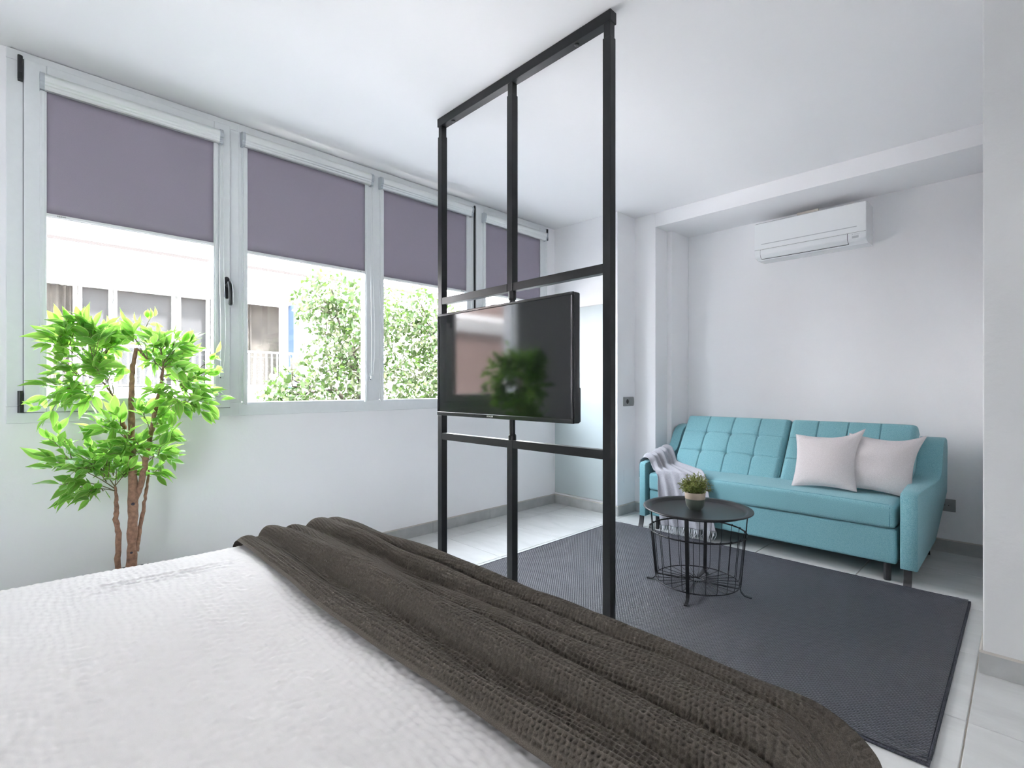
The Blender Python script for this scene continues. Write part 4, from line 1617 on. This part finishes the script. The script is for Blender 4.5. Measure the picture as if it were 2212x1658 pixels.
for (px, py, r_k) in ((287, 1088, .007), (284, 1193, .006)):
    p = A(px, py) + (Vector((0, 0, EYE)) - A(px, py)).normalized() * .018
    m = MB()
    m.lathe([(.0001, .003), (r_k * .7, .002), (r_k, -.001), (r_k * .9, -.004)], (0, 0, 0), 10)
    Rk = (Vector((0, 0, EYE)) - p).to_track_quat('Z', 'Y').to_matrix()
    m.v = [tuple(Rk @ Vector(v) + p) for v in m.v]
    m.build('knot', KNOT, trunk, smooth=True)


def leaf_mesh(name, curl, fold, L=1.0, wid=.225):
    """ovate pointed leaf along +x, pale margin, pointed drip tip."""
    ts = [0, .08, .22, .4, .58, .75, .88, 1.0]
    ws = [.02, .42, .82, 1.0, .88, .55, .22, .0]
    m = MB()
    vs, rows = [], []
    for t, w in zip(ts, ws):
        z0 = -curl * t * t
        row = []
        for s in (-1, -.86, -.05, .05, .86, 1):
            y = s * w * wid
            row.append(len(vs))
            vs.append((t * L, y, z0 + fold * abs(y) + .012 * math.sin(t * 9 + s * 2) * abs(s)))
        rows.append(row)
    fs, mi = [], []
    for i in range(len(ts) - 1):
        for k, q in ((0, 1), (1, 0), (2, 2), (3, 0), (4, 1)):
            f = [rows[i][k], rows[i][k + 1], rows[i + 1][k + 1], rows[i + 1][k]]
            fs.append(tuple(f))
            mi.append(q)
    me = bpy.data.meshes.new(name)
    me.from_pydata(vs, [], fs)
    for q in (LEAFA, LEAFB, LEAFV):
        me.materials.append(q)
    me.polygons.foreach_set('material_index', mi)
    me.polygons.foreach_set('use_smooth', [True] * len(fs))
    me.update()
    return me


LM = [leaf_mesh('fig_leaf', .10, .35), leaf_mesh('fig_leaf', .24, .5), leaf_mesh('fig_leaf', -.05, .25, wid=.24), leaf_mesh('fig_leaf', .35, .3, wid=.205)]
rs = np.random.RandomState(23)
tw = MB()
# (start px, end px, depth start, depth end, leaves)
TW = [
    # upper left crown
    ((240, 850), (205, 760), .05, .02, 7), ((222, 825), (160, 745), .07, .05, 7), ((205, 790), (130, 690), .05, .10, 7), ((200, 770), (190, 690), .02, -.04, 7),
    ((215, 800), (235, 700), .06, .12, 6), ((222, 825), (110, 800), .07, .0, 7), ((240, 850), (85, 830), .05, -.06, 8), ((222, 830), (95, 860), .05, .08, 7),
    ((240, 850), (165, 860), .05, -.08, 6), ((205, 770), (255, 715), .03, .16, 6), ((190, 800), (215, 725), -.05, -.10, 6), ((180, 780), (120, 735), .1, .02, 6),
    ((225, 830), (205, 790), -.02, -.14, 6), ((245, 850), (225, 805), .0, -.10, 5), ((215, 780), (255, 740), .05, .14, 6), ((150, 745), (150, 700), .06, .0, 5),
    # top centre sprig
    ((318, 775), (283, 700), -.03, -.08, 5), ((318, 770), (300, 695), -.03, .06, 4), ((330, 760), (330, 715), -.03, .0, 4),
    # upper right crown
    ((352, 790), (340, 730), -.08, -.12, 6), ((352, 790), (395, 735), -.08, -.04, 7), ((352, 795), (430, 755), -.08, .04, 8), ((348, 815), (470, 800), -.07, .06, 8),
    ((348, 820), (460, 850), -.07, -.12, 8), ((345, 830), (485, 860), -.07, .02, 8), ((340, 850), (440, 890), -.06, -.14, 7), ((345, 830), (395, 880), -.06, -.18, 7),
    ((350, 800), (325, 780), -.08, .02, 5), ((340, 850), (335, 850), -.06, -.16, 5), ((352, 795), (400, 800), -.08, -.20, 7), ((350, 810), (420, 830), -.05, .14, 7),
    ((352, 790), (375, 760), -.05, .14, 6), ((318, 775), (365, 800), -.03, .12, 5), ((300, 757), (345, 790), .02, .1, 5),
    # middle
    ((326, 935), (300, 880), -.05, -.10, 5), ((326, 935), (360, 890), -.05, .05, 6), ((320, 960), (375, 930), -.04, -.10, 6), ((313, 1000), (375, 975), -.03, -.08, 7),
    ((300, 960), (230, 905), .0, -.06, 6), ((275, 950), (205, 895), .02, .06, 6), ((285, 1000), (310, 940), -.02, -.12, 6), ((322, 1010), (345, 965), .07, .08, 5),
    ((322, 1010), (340, 1030), .07, .02, 4), ((313, 1000), (260, 950), .0, -.12, 6),
    # lower left
    ((248, 1050), (195, 985), .05, .0, 7), ((248, 1050), (150, 965), .05, .10, 8), ((248, 1055), (85, 985), .05, -.02, 8), ((248, 1060), (120, 1045), .05, -.08, 8),
    ((250, 1060), (190, 1060), .05, -.12, 7), ((248, 1050), (240, 985), .05, .10, 6), ((248, 1050), (280, 1010), .05, -.04, 6), ((220, 1020), (160, 1010), .04, -.14, 7),
    ((225, 1030), (240, 960), .0, -.08, 6), ((230, 1040), (110, 945), .05, .12, 6)]
eye = Vector((0, 0, EYE))
LEAVES = []
# every main sprig forks once or twice
rs2 = np.random.RandomState(5)
for (s0, s1, d0, d1, n) in list(TW):
    for q in range(1 if n < 6 else 2):
        t = rs2.uniform(.25, .6)
        ms_ = (s0[0] + (s1[0] - s0[0]) * t, s0[1] + (s1[1] - s0[1]) * t)
        L_ = math.hypot(s1[0] - s0[0], s1[1] - s0[1]) * rs2.uniform(.45, .7)
        a = math.atan2(s1[1] - s0[1], s1[0] - s0[0]) + rs2.choice((-1, 1)) * rs2.uniform(.35, .8)
        TW.append((ms_, (ms_[0] + L_ * math.cos(a), ms_[1] + L_ * math.sin(a)), d0 + (d1 - d0) * t, d0 + (d1 - d0) * t + rs2.uniform(-.09, .09), 4))
for (s0, s1, d0, d1, n) in TW:
    p0, p1 = A(*s0, d0), A(*s1, d1)
    p1 = p0 + (p1 - p0) * (.90 if n > 4 else .8)
    mid = (p0 + p1) / 2 + Vector((rs.randn() * .012, rs.randn() * .012, .02 + rs.rand() * .02))
    pts = []
    for k in range(9):
        t = k / 8
        pts.append(p0 * (1 - t) ** 2 + mid * 2 * t * (1 - t) + p1 * t * t)
    tw.tube(pts, [.0022 - .0014 * k / 8 for k in range(9)], 5)
    dirn = (p1 - p0).normalized()
    sidev = dirn.cross(Vector((0, 0, 1))).normalized()
    for k in range(n):
        t = .34 + .66 * k / (n - 1)
        p = p0 * (1 - t) ** 2 + mid * 2 * t * (1 - t) + p1 * t * t
        sgn = 1 if k % 2 else -1
        if k == n - 1:
            d = dirn + Vector((rs.randn() * .2, rs.randn() * .2, rs.randn() * .25))
        else:
            d = dirn * .75 + sidev * sgn * (.7 + .3 * rs.rand()) + Vector((rs.randn() * .3, rs.randn() * .3, rs.randn() * .38 - .05))
        d.normalize()
        if p.x + d.x * .1 < -2.95:
            d.x = abs(d.x)
        up_ = Vector((rs.randn() * .7, rs.randn() * .7, .7)) + (eye - p).normalized() * .6
        z = (up_ - d * up_.dot(d)).normalized()
        y = z.cross(d)
        Ls = .048 + .036 * rs.rand()
        pet = p + d * .008
        M = Matrix((( d.x * Ls, y.x * Ls, z.x * Ls, pet.x), (d.y * Ls, y.y * Ls, z.y * Ls, pet.y), (d.z * Ls, y.z * Ls, z.z * Ls, pet.z), (0, 0, 0, 1)))
        LEAVES.append(((pet - eye).length, rs.randint(4), M))
        # a second leaf close by, as the sprigs are dense
        if rs.rand() < .8:
            d2 = (d + Vector((rs.randn(), rs.randn(), rs.randn())) * .45).normalized()
            z2 = (up_ - d2 * up_.dot(d2)).normalized()
            y2 = z2.cross(d2)
            L2_ = Ls * .9
            q = p + Vector((rs.randn(), rs.randn(), rs.randn())) * .012
            if q.x + d2.x * .1 > -2.96:
                LEAVES.append(((q - eye).length + .3, rs.randint(4), Matrix(((d2.x * L2_, y2.x * L2_, z2.x * L2_, q.x), (d2.y * L2_, y2.y * L2_, z2.y * L2_, q.y), (d2.z * L2_, y2.z * L2_, z2.z * L2_, q.z), (0, 0, 0, 1)))))
        tw.tube([p, pet + d * .002], .0008, 4)
tw.build('twigs', TWIG, fg, smooth=True)
LEAVES.sort(key=lambda q: q[0])
IB = Matrix.Translation((-bx_, -by_, 0))
for (_, k, M) in LEAVES[:300]:
    o = bpy.data.objects.new('leaf', LM[k])
    COL.objects.link(o)
    o.parent = fg
    o.matrix_local = IB @ M
m = MB()
for (_, k, M) in LEAVES[300:]:
    me = LM[k]
    o_ = len(m.v)
    m.v.extend([tuple(M @ v.co) for v in me.vertices])
    for f in me.polygons:
        m.f.append(tuple(i + o_ for i in f.vertices))
        m.mi.append(f.material_index)
o = m.build('far_leaves', [LEAFA, LEAFB, LEAFV], fg, smooth=True)
o['kind'] = 'stuff'

# ================================================================== OUTSIDE
st = MB()
st.box(-9.9, XW - .25, -40, 45, -3.0, -2.8)  # pavement and road tones are split to steer bounced light on the ceiling
st.box(1.75, 40, -40, 45, -3.0, -2.8)
tag(st.build('street', ASPH), 'street pavement below the windows, toned to steer light to the ceiling', kind='structure')
tag(MB().box(-40, -9.9, -40, 45, -3.0, -2.85).build('road', mat('asphalt', (.5, .49, .48), .9, noise=(3, .15))), 'asphalt road beyond the pavement, lightened to bounce light to the ceiling', kind='structure')
ob = MB()
ob.box(XW - .25, 1.75, -14, -2.86, -2.8, 4.7).box(XW - .25, 1.75, 4.61, 20, -2.8, 4.7)
ob.box(XW - .25, 1.75, -2.86, 4.61, HC + .21, 4.7).box(XW - .25, 1.75, -2.86, 4.61, -2.8, -.11)
tag(ob.build('wall_outside', mat('ochre_brick_render', (.30, .25, .21), .9, noise=(2, .1))), 'outer walls of this building above, below and beside the flat', kind='structure')


bl_ = tag(empty('apartment_building', (-13.2, 3, -2.8)), 'white apartment building across the street with a long window band', 'building')
XB = -13.0
WB0, WB1 = 1.0, 3.12
m = MB()
m.box(XB - 3, XB, -5.4, 16, .1, WB0)
m.box(XB - 3, XB, -5.4, 16, WB1 + .05, 3.94)
m.box(XB - 3, XB, -5.4, -.3, WB0, WB1 + .05)
m.box(XB - 3, XB, 4.95, 16, WB0, WB1 + .05)
m.box(XB - 3, XB - .5, -.3, 4.95, WB0, WB1 + .05)
m.build('facade', FACADE, bl_)
MB().box(XB - 3, XB + .02, -5.4, 16, 3.90, 3.965).build('parapet_joint', FACLINE, bl_)
MB().box(XB - 3, XB - .02, -5.4, 16, -2.8, .1).build('added_dark_base', mat('bounce_cut_dark', (.10, .10, .11), .6), bl_)  # unseen ground floor made dark to cut light bounced onto the ceiling
MB().box(XB - 3, XB, -5.4, 16, 3.965, 8.5).build('upper_facade', FACADE, bl_)
MB().box(XB - .5, XB + .06, -.3, 4.95, WB1, WB1 + .05).build('window_head', WINW, bl_)
cells = [(-.3, .74, CURT), (.87, 1.29, SHUTG), (1.42, 2.38, SHUTG), (2.54, 3.05, SHUTG), (3.2, 4.75, CURT)]
for i, (y0, y1, mm) in enumerate(cells):
    w = MB()
    w.box(XB - .16, XB - .10, y0 - .05, y0, WB0, WB1).box(XB - .16, XB - .10, y1, y1 + .05, WB0, WB1)
    w.box(XB - .16, XB - .10, y0, y1, WB1 - .05, WB1).box(XB - .16, XB - .10, y0, y1, WB0, WB0 + .06)
    wf = w.build('window', WINW, bl_)
    MB().box(XB - .135, XB - .13, y0, y1, WB0 + .06, WB1 - .05).build('pane', GLASS, wf)
    if mm is SHUTG:
        MB().box(XB - .24, XB - .23, y0, y1, WB0 + .06, WB1 - .05).build('screen', SHUTG, wf)
    else:
        n = 80
        P = np.zeros((n, 6, 3))
        for a in range(n):
            for c in range(6):
                t = a / (n - 1)
                P[a, c] = (XB - .28 + .035 * math.sin(t * 60 + math.sin(t * 13) * 2) , y0 + (y1 - y0) * t * (.55 if i == 4 else 1.0), WB0 + .06 + (WB1 - .11 - WB0) * c / 5)
        grid_mesh('curtain', P, CURT, wf)
        if i == 4:
            MB().box(XB - .46, XB - .44, y0, y1, WB0, WB1).build('room_wall', CURT, wf)
MB().box(XB - .1, XB + .25, 4.86, 4.96, 1.0, WB1).build('awning_edge', BLUEP, bl_)
m = MB().box(XB, XB + .95, -5.4, 16, .80, 1.0)
m.build('balcony_slab', FACADE, bl_)
rl = MB().box(XB + .88, XB + .92, -5.4, 16, 1.83, 1.87).box(XB + .88, XB + .92, -5.4, 16, 1.08, 1.11)
rlp = rl.build('railing', RAILW, bl_)
bal = MB().box(-.012, .012, -.012, .012, 1.11, 1.83).build('baluster', RAILW, rlp)
bal.location = (XB + .9, -2.0, 0)
for k in range(1, 66):
    c = copy_part(bal, 'baluster', rlp)
    c.matrix_parent_inverse = Matrix()
    c.location = (XB + .9, -2.0 + k * .12, 0)

pk = tag(empty('pink_house', (-13.2, -9, -2.8)), 'pink rendered house with a moulded cornice, mirrored in the television', 'building')
MB().box(XB - 3, XB + .4, -17, -5.45, -2.8, 3.2).build('wall', PINK, pk)
m = MB().box(XB - 3, XB + .75, -17, -5.45, 3.2, 3.35).box(XB - 3, XB + .62, -17, -5.45, 3.0, 3.2).box(XB - 3, XB + .52, -17, -5.45, 2.85, 3.0)
m.build('cornice', FACADE, pk)
MB().box(XB - 3, XB, -17, -5.45, 3.35, 7).build('upper_wall', PINK, pk)
for y in (-9.6, -8.4, -7.2, -6.2):
    w = MB().box(XB + .39, XB + .44, y - .38, y + .38, -1.2, .75).build('window', WINW, pk)
    MB().box(XB + .44, XB + .45, y - .30, y + .30, -1.1, .66).build('pane', SHUTG, w)


def street_tree(name, label, base, crown, n, seed, lsize, blobs):
    t = tag(empty(name, base), label, 'tree', 'street trees outside the windows')
    rs = np.random.RandomState(seed)
    b0 = Vector(base)
    c0 = Vector(crown)
    MB().tube([b0, b0 + (c0 - b0) * .35 + Vector((.1, .08, 0)), b0 + (c0 - b0) * .7, c0], [.16, .13, .10, .05], 10).build('trunk', TREEB, t, smooth=True)
    L1, L2 = MB(), MB()
    brm = MB()
    for (bp, br, share) in blobs:
        bp = Vector(bp)
        brm.tube([b0 + (c0 - b0) * .7, (c0 + bp) / 2 + Vector((0, 0, -.15)), bp], [.05, .03, .012], 6)
        for q in range(5):
            e = bp + Vector((rs.randn(), rs.randn(), rs.randn())) * br * .5
            brm.tube([bp - (bp - c0) * .2, (bp + e) / 2, e], [.015, .010, .005], 5)
        for k in range(int(n * share)):
            d = Vector(rs.randn(3))
            d.normalize()
            p = bp + d * br * rs.rand() ** .45
            ax = Vector(rs.randn(3))
            ax.z -= .6
            ax.normalize()
            w = ax.orthogonal().normalized()
            w.rotate(Matrix.Rotation(rs.rand() * 6.28, 3, ax))
            L_ = lsize * (.7 + .6 * rs.rand())
            w = w * L_ * .3
            (L1 if rs.rand() < .6 else L2).add([p, p + ax * L_ * .45 + w, p + ax * L_, p + ax * L_ * .45 - w], [(0, 1, 2, 3)])
    brm.build('branch', TREEB, t, smooth=True)
    for q, mm in ((L1, TREEL), (L2, TREEL2)):
        o = q.build('foliage', mm, t)
        o['kind'] = 'stuff'


street_tree('street_tree', 'leafy green street tree outside the second window', (-7.6, 4.6, -2.8), (-7.5, 4.1, 1.4), 5200, 2, .092,
            [((-7.4, 3.35, 2.35), .55, .16), ((-7.6, 4.1, 2.2), .65, .2), ((-7.3, 3.5, 1.5), .6, .18), ((-7.5, 4.3, 1.3), .65, .18), ((-7.2, 2.75, .95), .5, .14), ((-7.5, 3.7, .75), .6, .14)])
street_tree('street_tree', 'dense pale green street tree seen through the third and far windows', (-7.9, 7.2, -2.8), (-7.8, 6.9, 1.4), 8000, 5, .10,
            [((-7.6, 5.1, 2.2), .7, .16), ((-7.4, 5.3, 1.2), .75, .18), ((-7.8, 6.3, 2.0), .8, .16), ((-7.6, 6.4, 1.0), .8, .16), ((-7.9, 7.6, 1.9), .9, .16), ((-7.7, 8.4, 1.2), .8, .1), ((-7.4, 5.6, .4), .7, .08)])
